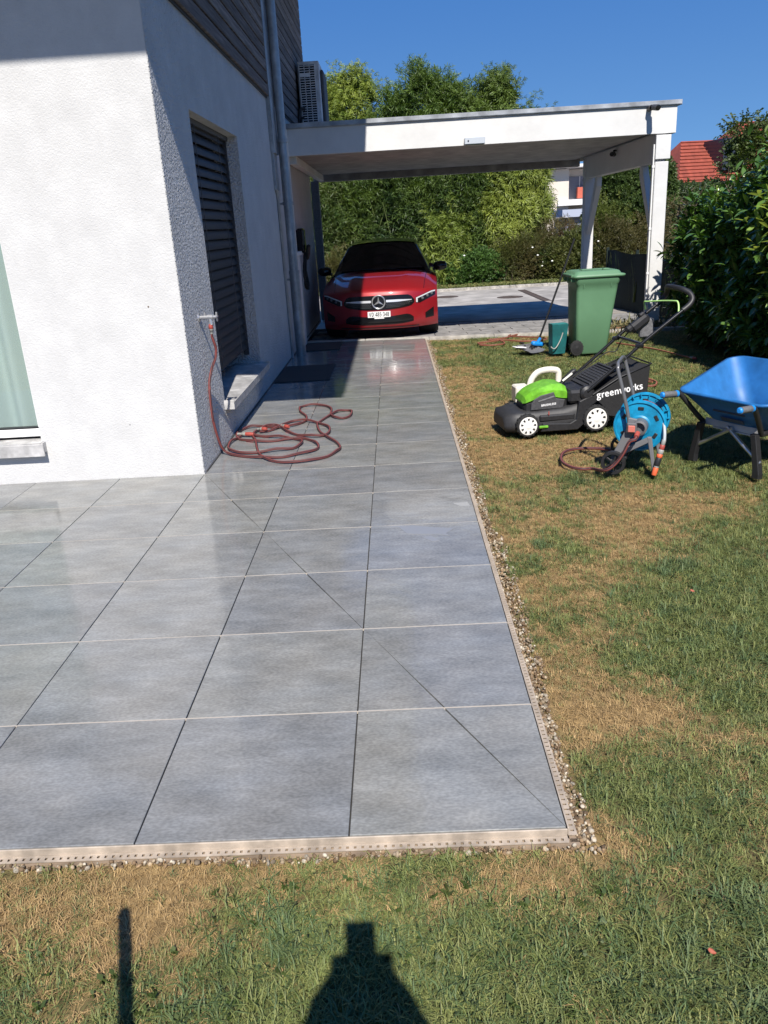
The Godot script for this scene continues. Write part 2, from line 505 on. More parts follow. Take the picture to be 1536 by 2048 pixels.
func patio() -> void:
	var p := struct("patio", "grey stone slab patio and path along the house")
	var bed := MB.new()
	bed.box(v(-3.5, -0.055, -1.8), v(7.0, 0.07, 3.6))
	bed.box(v(-0.9, -0.055, -6.9), v(1.8, 0.07, 6.6))
	obj("bedding", bed, M.bedding, p)
	var gap := 0.0022
	for r in 17:
		for c in 11:
			if r >= 6 and c >= 3: continue
			var x1 := -0.6 * c - gap
			var x0 := -0.6 * (c + 1) + gap
			var z1 := -0.6 * r - gap * 1.2
			var z0 := -0.6 * (r + 1) + gap * 1.2
			var m: Material = M.tiles[rng.randi() % M.tiles.size()]
			var flip := -1.0 if rng.randf() < 0.5 else 1.0
			var off := Vector2(rnd(0.01, 0.55) - (x0 if flip > 0 else x1) * 0.72 * flip, rnd(0.01, 0.55) - (z0 if flip > 0 else z1) * 0.72 * flip)
			var polys := []
			if r < 6 and c == r / 2:
				var xa := -0.3 * r      # where the mitre cut crosses the two joints
				var xb := -0.3 * (r + 1)
				var g := 0.0034
				var right := [Vector2(minf(xa + g, x1), z1), Vector2(x1, z1), Vector2(x1, z0), Vector2(maxf(xb + g, x0), z0)]
				var left := [Vector2(x0, z1), Vector2(minf(xa - g, x1), z1), Vector2(maxf(xb - g, x0 + 0.0005), z0), Vector2(x0, z0)]
				polys = [right, left]
			else:
				polys = [[Vector2(x0, z1), Vector2(x1, z1), Vector2(x1, z0), Vector2(x0, z0)]]
			for q in polys:
				var mb := MB.new()
				mb.us = 0.72 * flip
				mb.uo = off
				mb.slab(q, -0.02, rnd(-0.0006, 0.0006), 0.0015)
				obj("tile", mb, m, p)
	# light cross joints where the edging cords show between rows
	var j := MB.new()
	for r in range(1, 17):
		var w := 1.8 if r >= 6 else 6.6
		j.box(v(-w / 2.0, -0.005, -0.6 * r), v(w, 0.008, 0.0050))
	obj("joint_filler", j, mat(0.42, 0.37, 0.31, 0.8), p)
	# edge profile: a beige upright strip with a slotted foot
	for e in 2:
		var mb := MB.new()
		var l := 6.8 if e == 0 else 10.2
		if e == 1: mb.xf = Transform3D(Basis(Vector3.UP, PI / 2), Vector3.ZERO)
		# local: along -x from the corner, outward +z
		var sgn := -1.0 if e == 0 else 1.0
		mb.box(v(sgn * l / 2.0, -0.0125, 0.0035), v(l, 0.023, 0.005), 0.001)
		mb.box(v(sgn * l / 2.0, -0.0255, 0.0075), v(l, 0.003, 0.009))
		mb.box(v(sgn * l / 2.0, -0.0255, 0.0255), v(l, 0.003, 0.006))
		var k := 0.0
		while k < l:
			mb.box(v(sgn * (k + 0.006), -0.0255, 0.0172), v(0.0135, 0.003, 0.0105))
			k += 0.021
		var o := obj("edging_strip", mb, M.edging, p)
		tag(o, "", "", "", "")
	var db := MB.new()
	db.box(v(-3.4, -0.15, 0.018), v(6.86, 0.235, 0.024))
	db.box(v(0.018, -0.15, -5.08), v(0.024, 0.235, 10.2))
	obj("trench_soil", db, tri_tex(mat(0.36, 0.27, 0.19, 0.95), M.grain, 2.0), p)
	# wet film left on a slab
	var w := [[-0.59, -2.40, -0.44, -2.36, -0.40, -2.26, -0.33, -2.24, -0.24, -2.235, -0.17, -2.20, -0.19, -2.235, -0.14, -2.31, -0.25, -2.335, -0.36, -2.38], [-0.32, -2.20, -0.27, -2.21, -0.23, -2.14, -0.27, -2.13], [-0.12, -2.72, -0.03, -2.73, -0.02, -2.66, -0.08, -2.66]]
	for q in w:
		var poly := PackedVector2Array()
		for i in range(0, q.size(), 2): poly.append(Vector2(q[i], -q[i + 1]))
		var mb := MB.new()
		mb.xf = Transform3D(Basis(Vector3.RIGHT, -PI / 2), v(0, 0, 0))
		mb.prism(poly, 0.0002, 0.0018)
		tag(obj("water_puddle", mb, M.water), ["shallow spilled water with ragged edge on the path slab", "small narrow water patch just before the ragged spill", "small water patch at the right edge of the path"][w.find(q)], "puddle", "", "stuff")
	# gravel in the trench beside the slabs
	var xs := []
	var cs := []
	for i in 7000:
		var side := rng.randf() < 0.94
		var x: float
		var z: float
		if side:
			z = -10.15 * pow(rng.randf(), 1.25) + 0.02
			x = 0.028 + pow(rng.randf(), 1.6) * (0.05 + 0.06 * (dryn.get_noise_2d(z * 1.4, 9.0) + 0.2))
		else:
			x = rnd(-1.75, 0.1)
			z = 0.03 + rng.randf() * (0.018 + 0.03 * dryn.get_noise_2d(x * 2.0, 3.0))
		var s := rnd(0.003, 0.0078) * (1.35 if rng.randf() < 0.12 else 1.0)
		xs.append(Transform3D(Basis.from_euler(v(rnd(0, TAU), rnd(0, TAU), rnd(0, TAU))).scaled_local(v(s, s * rnd(0.55, 0.9), s * rnd(0.8, 1.3))), v(x, -0.036 + rnd(-0.006, 0.008), z)))
		var k := rnd(0.45, 1.1)
		cs.append([Color(0.40, 0.31, 0.20), Color(0.50, 0.44, 0.34), Color(0.20, 0.13, 0.07), Color(0.28, 0.22, 0.15), Color(0.15, 0.095, 0.05), Color(0.30, 0.20, 0.11)][rng.randi() % 6] * k)
	var st := SphereMesh.new()
	st.radius = 1.0; st.height = 2.0; st.radial_segments = 6; st.rings = 3
	tag(multi("gravel", st, M.pebble, xs, cs), "pale gravel strip between the path and the lawn", "gravel", "", "stuff")

func blade_mesh(n: int, tall: float, lean: float, wide: float, sd: int) -> ArrayMesh:
	var r := RandomNumberGenerator.new()
	r.seed = sd
	var st := SurfaceTool.new()
	st.begin(Mesh.PRIMITIVE_TRIANGLES)
	for i in n:
		var o := v(r.randf_range(-0.02, 0.02), 0, r.randf_range(-0.02, 0.02))
		var a := r.randf_range(0, TAU)
		var h := tall * r.randf_range(0.45, 1.1)
		var dir := v(cos(a), 0, sin(a))
		var sd2 := v(-sin(a), 0, cos(a)) * wide * r.randf_range(0.6, 1.2)
		var l := lean * r.randf_range(0.3, 1.4)
		var mid := o + dir * h * l * 0.35 + Vector3.UP * h * 0.55
		var tip := o + dir * h * l + Vector3.UP * h * maxf(0.25, 1.0 - l * 0.45)
		var c := r.randf_range(0.75, 1.25)
		st.set_color(Color(c, c, c))
		var pts := [o - sd2, o + sd2, mid - sd2 * 0.8, mid + sd2 * 0.8, tip]
		for t in [[0, 1, 3], [0, 3, 2], [2, 3, 4]]:
			for k in t: st.add_vertex(pts[k])
	st.generate_normals()
	return st.commit()

func lawn() -> void:
	# one soil sheet far enough to reach everything behind
	var mb := MB.new()
	mb.box(v(0, -0.60, -60), v(260, 0.3, 260))
	tag(obj("ground", mb, tri_tex(mat(0.12, 0.10, 0.05, 0.95), M.grain, 0.3)), "bare ground under and beyond the gardens", "", "", "structure")
	var im := Image.create(512, 1024, false, Image.FORMAT_RGB8)
	var n := FastNoiseLite.new(); n.seed = 31; n.frequency = 0.25; n.fractal_octaves = 2
	for y in 1024:
		for x in 512:
			var wx := -3.0 + 9.0 * x / 512.0
			var wz := -10.5 + 18.0 * y / 1024.0
			var d := dry(wx, wz)
			var k := 0.8 + 0.5 * n.get_noise_2d(x, y)
			var c := Color(0.085, 0.09, 0.028).lerp(Color(0.27, 0.18, 0.075), d) * k
			im.set_pixel(x, y, Color(c.r, c.g, c.b).linear_to_srgb())
	var sm := mat(1, 1, 1, 0.95)
	sm.albedo_texture = ImageTexture.create_from_image(im)
	sm.uv1_scale = v(1.0 / 9.0, 1.0 / 18.0, 1)
	sm.uv1_offset = v(3.0 / 9.0, 10.5 / 18.0, 0)
	mb = MB.new()
	# a thick turf bed with a cut edge round the path
	for q in [[0.03, 6.0, -9.95, 7.5], [-7.0, 0.03, 0.03, 7.5]]:
		mb.box(v((q[0] + q[1]) / 2.0, -0.25, (q[2] + q[3]) / 2.0), v(q[1] - q[0], 0.41, q[3] - q[2]))
	tag(obj("lawn", mb, sm), "patchy dry lawn beside and in front of the path", "", "", "structure")
	var kinds := [blade_mesh(16, 0.034, 1.0, 0.0010, 1), blade_mesh(14, 0.042, 1.1, 0.0012, 2), blade_mesh(18, 0.030, 1.7, 0.0010, 3)]
	var xs := [[], [], []]
	var cs := [[], [], []]
	for zone in [[-1.9, 0.16, 0.05, 0.75, 3400.0], [0.08, 2.2, -2.6, 0.75, 2800.0], [0.07, 3.6, -6.5, -2.6, 1900.0], [0.07, 4.2, -10.0, -6.5, 1300.0], [-5.0, 3.6, 0.75, 3.0, 260.0]]:
		var area: float = (zone[1] - zone[0]) * (zone[3] - zone[2])
		for i in int(area * zone[4]):
			var x := rnd(zone[0], zone[1])
			var z := rnd(zone[2], zone[3])
			if z < 0.04 and x < 0.060 + 0.06 * dryn.get_noise_2d(z * 1.4, 9.0) + rnd(-0.035, 0.02): continue
			if z >= 0.0 and z < 0.036 + 0.03 * dryn.get_noise_2d(x * 2.0, 3.0) and x < 0.1: continue
			if z < -10.1 + 0.12 * x: continue
			var d := clampf(dry(x, z) + rnd(-0.3, 0.3), 0, 1)
			var straw := rng.randf() < smoothstep(0.15, 0.95, d)
			var k := 2 if straw else (1 if d < 0.4 else 0)
			var s := rnd(0.7, 1.25) * (1.1 if d < 0.3 else 0.9)
			if z < -2.6: s *= 1.1
			xs[k].append(Transform3D(Basis(Vector3.UP, rnd(0, TAU)).scaled(v(s, s * rnd(0.7, 1.15), s)), v(x, -0.047, z)))
			var c := Color(0.108, 0.150, 0.038).lerp(Color(0.22, 0.23, 0.068), rng.randf())
			if rng.randf() < 0.2: c = Color(0.085, 0.135, 0.045)
			if straw: c = Color(0.44, 0.30, 0.13).lerp(Color(0.31, 0.20, 0.085), rng.randf())
			elif d > 0.5 and rng.randf() < 0.5: c = c.lerp(Color(0.30, 0.26, 0.11), 0.5)
			cs[k].append(c * rnd(0.8, 1.2))
	for k in 3:
		tag(multi("grass", kinds[k], M.grass, xs[k], cs[k]), ["short green and straw grass blades of the lawn", "green tufts in the fresher parts of the lawn", "flattened straw blades in the dry lawn patches"][k], "grass", "", "stuff")
	# coarser tufts, clover and a few daisies
	xs = [[], [], []]
	cs = [[], [], []]
	for i in 90:
		var c := Vector2(rnd(-1.7, 2.2), rnd(0.2, 0.75)) if i < 40 else Vector2(rnd(0.25, 2.6), rnd(-6.0, 0.6))
		if dry(c.x, c.y) > 0.5: continue
		for k in 9:
			var s := rnd(1.1, 1.7)
			xs[0].append(Transform3D(Basis(Vector3.UP, rnd(0, TAU)).scaled(v(s, s * 1.1, s)), v(c.x + rng.randfn() * 0.022, -0.047, c.y + rng.randfn() * 0.022)))
			cs[0].append(Color(0.075, 0.125, 0.04).lerp(Color(0.13, 0.17, 0.06), rng.randf()))
	for i in 420:
		var x := rnd(-1.8, 2.6)
		var z := rnd(0.12, 0.75) if x < 0.2 or i < 150 else rnd(-5.0, 0.7)
		if dry(x, z) > 0.6: continue
		xs[1].append(Transform3D(Basis.from_euler(v(rnd(-0.3, 0.3) - PI / 2, rnd(0, TAU), 0)).scaled_local(Vector3.ONE * rnd(0.35, 0.7)), v(x, -0.03, z)))
		cs[1].append(Color(0.07, 0.12, 0.03).lerp(Color(0.13, 0.17, 0.05), rng.randf()))
		if i % 22 == 0:
			xs[2].append(Transform3D(Basis(Vector3.UP, 0).scaled(Vector3.ONE * rnd(0.45, 0.8)), v(x + 0.02, -0.012, z)))
			cs[2].append(Color(0.5, 0.48, 0.40))
	tag(multi("coarse_grass", kinds[1], M.grass, xs[0], cs[0]), "taller dark green tufts scattered in the lawn", "grass", "", "stuff")
	tag(multi("clover", spray_mesh(7, 0.03, 0.022, 2.6, 0.1, 41, 2, 0.0), M.leaf, xs[1], cs[1]), "small clover leaves scattered through the lawn", "clover", "", "stuff")
	var dm := SphereMesh.new()
	dm.radius = 0.0055; dm.height = 0.007; dm.radial_segments = 6; dm.rings = 3
	tag(multi("daisies", dm, M.pebble, xs[2], cs[2]), "tiny white flower heads in the lawn", "flowers", "", "stuff")
	# a few fallen leaves
	for q in [[0.245, 0.398, "small red fallen leaf on the front lawn"], [0.843, -1.43, "tiny brown fallen leaf on the lawn right of the path"]]:
		var lb := MB.new()
		lb.grid(func(a, b): return v((a - 0.5) * 0.012 * sin(PI * (0.15 + b * 0.8)), 0.004 * sin(a * PI), (b - 0.5) * 0.018), 4, 4)
		lb.grid(func(a, b): return v((a - 0.5) * 0.012 * sin(PI * (0.15 + b * 0.8)), 0.004 * sin(a * PI) - 0.001, (b - 0.5) * 0.018), 4, 4, 1, true)
		var o := obj("fallen_leaf", lb, mat(0.35, 0.09, 0.05, 0.7))
		o.position = v(q[0], -0.008, q[1]); o.rotation = v(0.3, 1.0, 0.2)
		tag(o, q[2], "leaf")

func drive() -> void:
	var k := struct("kerb", "pale kerb stones between the path and the carport")
	var n := 6
	for i in n:
		var a := Vector2(-1.8 + 5.6 * i / n, -10.22 + 0.62 * i / n)
		var b := Vector2(-1.8 + 5.6 * (i + 1) / n - 0.006, -10.22 + 0.62 * (i + 1) / n)
		var mb := MB.new()
		mb.slab([a, b, b + Vector2(0, -0.11), a + Vector2(0, -0.11)], -0.3, 0.008, 0.008)
		obj("kerb_stone", mb, M.kerb, k)
	# sloping drive of grey pavers under the carport, concrete further out
	var d := struct("driveway", "grey paved drive under and behind the carport")
	var slope := atan(0.04)
	var base := MB.new()
	base.xf = Transform3D(Basis(Vector3.RIGHT, -slope), v(0, gy(-10.4001), -10.4))
	base.box(v(1.0, -0.08, -1.3), v(6.2, 0.10, 3.4))
	obj("paver_bed", base, M.bedding, d)
	for r in 8:
		for c in 11:
			var x0 := -1.8 + 0.5 * c + (0.25 if r % 2 else 0.0)
			if x0 > 3.5: continue
			var z0 := 0.42 - 0.4 * r
			var mb := MB.new()
			mb.xf = base.xf
			mb.slab([Vector2(x0, z0), Vector2(x0 + 0.49, z0), Vector2(x0 + 0.49, z0 - 0.39), Vector2(x0, z0 - 0.39)], -0.03, rnd(-0.002, 0.002), 0.004)
			obj("paver", mb, M.paver, d)
	var cb := MB.new()
	cb.xf = base.xf
	cb.box(v(1.0, -0.06, -5.4), v(6.6, 0.12, 4.9))
	obj("concrete_apron", cb, M.concrete, d)
	var rb := MB.new()
	rb.box(v(0, -0.43, -20.5), v(80, 0.10, 4.5))
	tag(obj("road", rb, M.concrete), "pale road running across behind the carport", "", "", "structure")
	# drain across the drive and two covers on the road
	var dr := thing("drain_channel", "rusty brown slotted drain strip across the pale road", "drain")
	var a3 := v(3.19, -0.376, -21.75)
	var b3 := v(3.31, -0.376, -17.5)
	var dirv := (b3 - a3).normalized()
	var len3 := (b3 - a3).length()
	var ang := atan2(dirv.x, dirv.z)
	var fb := MB.new()
	fb.xf = Transform3D(Basis(Vector3.UP, ang), a3)
	fb.box(v(-0.085, 0, len3 / 2), v(0.025, 0.02, len3))
	fb.box(v(0.085, 0, len3 / 2), v(0.025, 0.02, len3))
	obj("frame", fb, M.iron, dr)
	var bb := MB.new()
	bb.xf = fb.xf
	for i in int(len3 / 0.05):
		bb.box(v(0, -0.002, 0.02 + i * 0.05), v(0.145, 0.012, 0.034))
	obj("grating", bb, M.iron, dr)
	for q in [[2.60, -19.8, "round iron manhole cover on the road beside the drain strip", 0.34], [1.02, -20.9, "round iron manhole cover partly behind the red car", 0.32]]:
		var t := thing("manhole_cover", q[2], "manhole cover", v(q[0], -0.379, q[1]), 0, "manhole covers in the road")
		var r: float = q[3]
		var rim := MB.new(); rim.lathe([Vector2(r, 0), Vector2(r, 0.006), Vector2(r - 0.03, 0.006), Vector2(r - 0.03, 0.002)], 28)
		obj("rim", rim, M.iron, t)
		var lid := MB.new(); lid.lathe([Vector2(r - 0.035, 0), Vector2(r - 0.035, 0.004), Vector2(0, 0.004)], 28)
		for i in 5: lid.box(v(0, 0.005, -0.2 + i * 0.1), v(0.4, 0.004, 0.03))
		obj("lid", lid, M.iron, t)
	# verge
	var vb := MB.new()
	vb.box(v(0, -0.42, -25.5), v(80, 0.16, 5.5))
	tag(obj("verge", vb, tri_tex(mat(0.10, 0.125, 0.035, 0.95), M.grain, 0.8)), "grass verge along the far side of the road", "", "", "structure")
	var kb := MB.new()
	kb.box(v(0, -0.36, -22.72), v(80, 0.12, 0.12), 0.01)
	tag(obj("road_kerb", kb, M.kerb), "low pale kerb along the far edge of the road", "", "", "structure")
	var xs := []
	var cs := []
	for i in 9000:
		var s := rnd(1.6, 3.2)
		xs.append(Transform3D(Basis(Vector3.UP, rnd(0, TAU)).scaled(v(s * 2, s, s * 2)), v(rnd(-6, 14), -0.345, rnd(-25.0, -22.8))))
		cs.append(Color(0.11, 0.155, 0.04).lerp(Color(0.26, 0.22, 0.08), pow(rng.randf(), 2.0)))
	tag(multi("verge_grass", blade_mesh(14, 0.05, 1.0, 0.0018, 8), M.grass, xs, cs), "bright short grass of the roadside verge", "grass", "", "stuff")

func house() -> void:
	var t := thing("house", "white rendered house with weathered dark timber boards on its upper floor", "house", v(-1.8, 0, -3.6))
	t.position = Vector3.ZERO
	# walls with thickness; openings for the two windows
	var w := MB.new()
	var B := func(mb: MB, x0, x1, y0, y1, z0, z1): mb.box(v((x0 + x1) / 2.0, (y0 + y1) / 2.0, (z0 + z1) / 2.0), v(x1 - x0, y1 - y0, z1 - z0))
	# front wall, 0.35 thick
	B.call(w, -2.905, -1.804, -0.05, 5.4, -3.95, -3.6)
	B.call(w, -5.2, -2.905, -0.05, 0.19, -3.95, -3.6)
	B.call(w, -5.2, -2.905, 2.35, 5.4, -3.95, -3.6)
	B.call(w, -8.0, -5.2, -0.05, 5.4, -3.95, -3.6)
	obj("front_wall", w, M.stucco, t)
	w = MB.new()
	B.call(w, -1.803, -1.8, -0.05, 5.4, -3.951, -3.602)
	B.call(w, -2.15, -1.8, -0.05, 5.4, -4.52, -3.951)
	B.call(w, -2.15, -1.8, -0.05, 0.30, -6.40, -4.52)
	B.call(w, -2.15, -1.8, 2.43, 5.4, -6.40, -4.52)
	B.call(w, -2.15, -1.8, -0.05, 5.4, -13.4, -6.40)
	B.call(w, -8.0, -2.15, -0.05, 5.4, -13.4, -13.05)
	B.call(w, -8.0, -7.7, -0.05, 5.4, -13.05, -3.951)
	obj("side_wall", w, M.stucco_side, t)
	w = MB.new()
	B.call(w, -7.7, -2.15, 2.6, 2.8, -13.05, -3.951)
	B.call(w, -7.7, -2.15, -0.05, 0.06, -13.05, -3.951)
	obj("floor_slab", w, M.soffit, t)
	# flat roof with a deep overhang
	w = MB.new()
	w.box(v(-4.40, 5.52, -7.1), v(7.95, 0.22, 12.22), 0.004)
	var roof := obj("roof", w, M.white_wood, t)
	w = MB.new()
	w.box(v(-4.395, 5.67, -7.1), v(8.0, 0.08, 12.28), 0.01)
	obj("flashing", w, M.zinc, roof)
	# weathered boards
	var tone := [tri_tex(mat(0.235, 0.20, 0.185, 0.9), M.plank_grain, 1.2), tri_tex(mat(0.30, 0.26, 0.24, 0.9), M.plank_grain, 1.2), tri_tex(mat(0.185, 0.16, 0.15, 0.9), M.plank_grain, 1.2)]
	for m in tone: m.uv1_scale = v(0.8, 1.4, 0.8)
	var cl := MB.new()
	cl.box(v(-1.79, 4.22, -8.5), v(0.016, 2.34, 9.76))
	cl.box(v(-5.0, 4.22, -3.592), v(6.3, 2.34, 0.014))
	var back := obj("cladding", cl, M.black, t)
	for i in 18:
		var y := 3.06 + 0.129 * i
		for s in [[-3.58, -8.62], [-9.02, -13.42]]:
			var mb := MB.new()
			mb.box(v(-1.767, y + 0.0605, (s[0] + s[1]) / 2.0), v(0.028, 0.111, s[0] - s[1]), 0.004)
			obj("plank", mb, tone[rng.randi() % 3], back)
		var fb := MB.new()
		fb.box(v(-4.9, y + 0.0605, -3.571), v(6.23, 0.111, 0.028), 0.004)
		obj("plank", fb, tone[rng.randi() % 3], back)
	# front window: white frame, grey-green pane, curtain behind
	var win := MB.new()
	win.box(v(-4.05, 0.345, -3.71), v(2.29, 0.055, 0.09), 0.004)
	win.box(v(-2.925, 1.36, -3.715), v(0.04, 1.98, 0.08), 0.004)
	win.box(v(-4.05, 2.33, -3.71), v(2.29, 0.05, 0.09), 0.004)
	win.box(v(-4.05, 1.36, -3.71), v(0.09, 1.94, 0.08), 0.004)
	var fr := obj("window", win, M.white_plastic, t)
	var gk := MB.new()
	gk.box(v(-3.45, 0.378, -3.70), v(1.1, 0.010, 0.05))
	obj("gasket", gk, M.black, fr)
	var pn := MB.new()
	pn.box(v(-3.47, 1.35, -3.71), v(1.06, 1.93, 0.006))
	var gm := mat(0.5, 0.6, 0.57, 0.03)
	gm.transparency = BaseMaterial3D.TRANSPARENCY_ALPHA
	gm.albedo_color.a = 0.12
	obj("pane", pn, gm, fr)
	var cu := MB.new()
	cu.grid(func(a, b): return v(-4.2 + 1.27 * a, 0.3 + 2.1 * b, -3.95 + 0.045 * sin(a * 40.0) + 0.02 * sin(a * 19.0 + 1.0)), 120, 1)
	cu.grid(func(a, b): return v(-4.2 + 1.27 * a, 0.3 + 2.1 * b, -3.955 + 0.045 * sin(a * 40.0) + 0.02 * sin(a * 19.0 + 1.0)), 120, 1, 1, true)
	obj("curtain", cu, M.curtain, fr)
	var sl := MB.new()
	sl.prism(PackedVector2Array([Vector2(-3.76, 0.318), Vector2(-3.545, 0.285), Vector2(-3.545, 0.205), Vector2(-3.555, 0.205), Vector2(-3.555, 0.27), Vector2(-3.76, 0.30)]), -2.875, -5.2)
	sl = MB.new()
	sl.box(v(-4.04, 0.292, -3.62), v(2.30, 0.012, 0.15))
	sl.box(v(-4.04, 0.245, -3.546), v(2.33, 0.085, 0.012), 0.002)
	sl.box(v(-2.884, 0.26, -3.58), v(0.012, 0.07, 0.065), 0.002)
	obj("sill", sl, M.alu, fr)
	# side window with dark slats
	var sw := MB.new()
	sw.box(v(-2.06, 1.40, -5.46), v(0.05, 2.02, 1.86))
	var bw := obj("side_window", sw, M.far_dark, t)
	for k in 24:
		var mb := MB.new()
		mb.xf = Transform3D(Basis(Vector3.BACK, -1.2), v(-1.93, 0.53 + 0.081 * k, -5.46))
		mb.grid(func(a, b): return v((b - 0.5) * 0.082, 0.006 * sin(PI * b), (0.5 - a) * 1.80), 1, 4)
		mb.grid(func(a, b): return v((b - 0.5) * 0.082, 0.006 * sin(PI * b) - 0.0015, (0.5 - a) * 1.80), 1, 4, 1, true)
		mb.box(v(0.041, 0.0, 0), v(0.004, 0.006, 1.80))
		obj("slat", mb, M.slat, bw)
	var gd := MB.new()
	gd.box(v(-1.93, 1.42, -6.375), v(0.05, 2.0, 0.03))
	gd.box(v(-1.93, 1.42, -4.545), v(0.05, 2.0, 0.03))
	gd.box(v(-1.93, 2.41, -5.46), v(0.08, 0.04, 1.86))
	for z in [-5.0, -5.9]: gd.box(v(-1.885, 1.42, z), v(0.004, 1.95, 0.012))
	obj("blind_guide", gd, M.dark_grey, bw)
	var ss := MB.new()
	ss.prism(PackedVector2Array([Vector2(-2.06, 0.335), Vector2(-1.725, 0.315), Vector2(-1.725, 0.255), Vector2(-1.735, 0.255), Vector2(-1.735, 0.303), Vector2(-2.06, 0.323)]), -6.43, -4.50)
	ss.box(v(-1.80, 0.30, -4.494), v(0.16, 0.075, 0.012), 0.002)
	ss.box(v(-1.80, 0.30, -6.436), v(0.16, 0.075, 0.012), 0.002)
	obj("side_sill", ss, M.alu, bw)
	# dark joint at the wall foot and a black dimple in the render
	var ft := MB.new()
	ft.box(v(-1.797, 0.004, -8.5), v(0.012, 0.012, 9.7))
	obj("wall_foot_seal", ft, M.dark_grey, t)
	for q in [[-2.27, 0.38, 0.004], [-2.02, 1.16, 0.006]]:
		var mk := MB.new()
		mk.xf = Transform3D(Basis(Vector3.RIGHT, PI / 2), v(q[0], q[1], -3.6))
		mk.lathe([Vector2(q[2], 0), Vector2(q[2] * 0.8, 0.002), Vector2(0, 0.002)], 10)
		obj("wall_mark", mk, M.dark_grey if q[2] < 0.005 else M.wood, t)
	# trim board and rainwater pipe
	var tr := MB.new()
	tr.box(v(-1.775, 3.93, -8.82), v(0.05, 2.94, 0.36), 0.003)
	tr.box(v(-1.785, 2.35, -8.78), v(0.03, 0.60, 0.26), 0.003)
	obj("trim_board", tr, M.zinc, t)
	var dp := MB.new()
	dp.tube([v(-1.69, 5.4, -9.0), v(-1.69, 2.6, -9.0)], 0.055, 18)
	dp.tube([v(-1.69, 2.62, -9.0), v(-1.69, 1.05, -9.0)], 0.058, 18)
	dp.tube([v(-1.69, 1.07, -9.0), v(-1.69, 0.0, -9.0)], 0.066, 18)
	for y in [2.62, 1.07, 1.9]: dp.tube([v(-1.69, y - 0.02, -9.0), v(-1.69, y + 0.02, -9.0)], 0.07, 18)
	for y in [2.66, 0.98, 1.9]: dp.box(v(-1.755, y, -9.0), v(0.09, 0.025, 0.03))
	obj("rain_pipe", dp, M.zinc, t)
	var cd := MB.new()
	cd.tube([v(-1.785, 2.06, -8.72), v(-1.785, 1.98, -8.78), v(-1.785, 0.0, -8.80)], 0.018, 8)
	obj("cable_conduit", cd, M.zinc, t)
	var wc := MB.new()
	wc.tube([v(-1.765, 2.86, -10.08), v(-1.765, 1.28, -10.08)], 0.016, 8)
	for y in [2.5, 1.9]: wc.box(v(-1.775, y, -10.08), v(0.05, 0.05, 0.05), 0.006)
	obj("corner_conduit", wc, M.white_plastic, t)
	# low plastered housing beyond the pipe
	var bx := MB.new()
	bx.box(v(-1.765, 0.62, -9.72), v(0.09, 1.26, 0.74), 0.004)
	bx.box(v(-1.755, 1.27, -9.72), v(0.13, 0.05, 0.80), 0.004)
	obj("wall_housing", bx, M.white_wood, t)

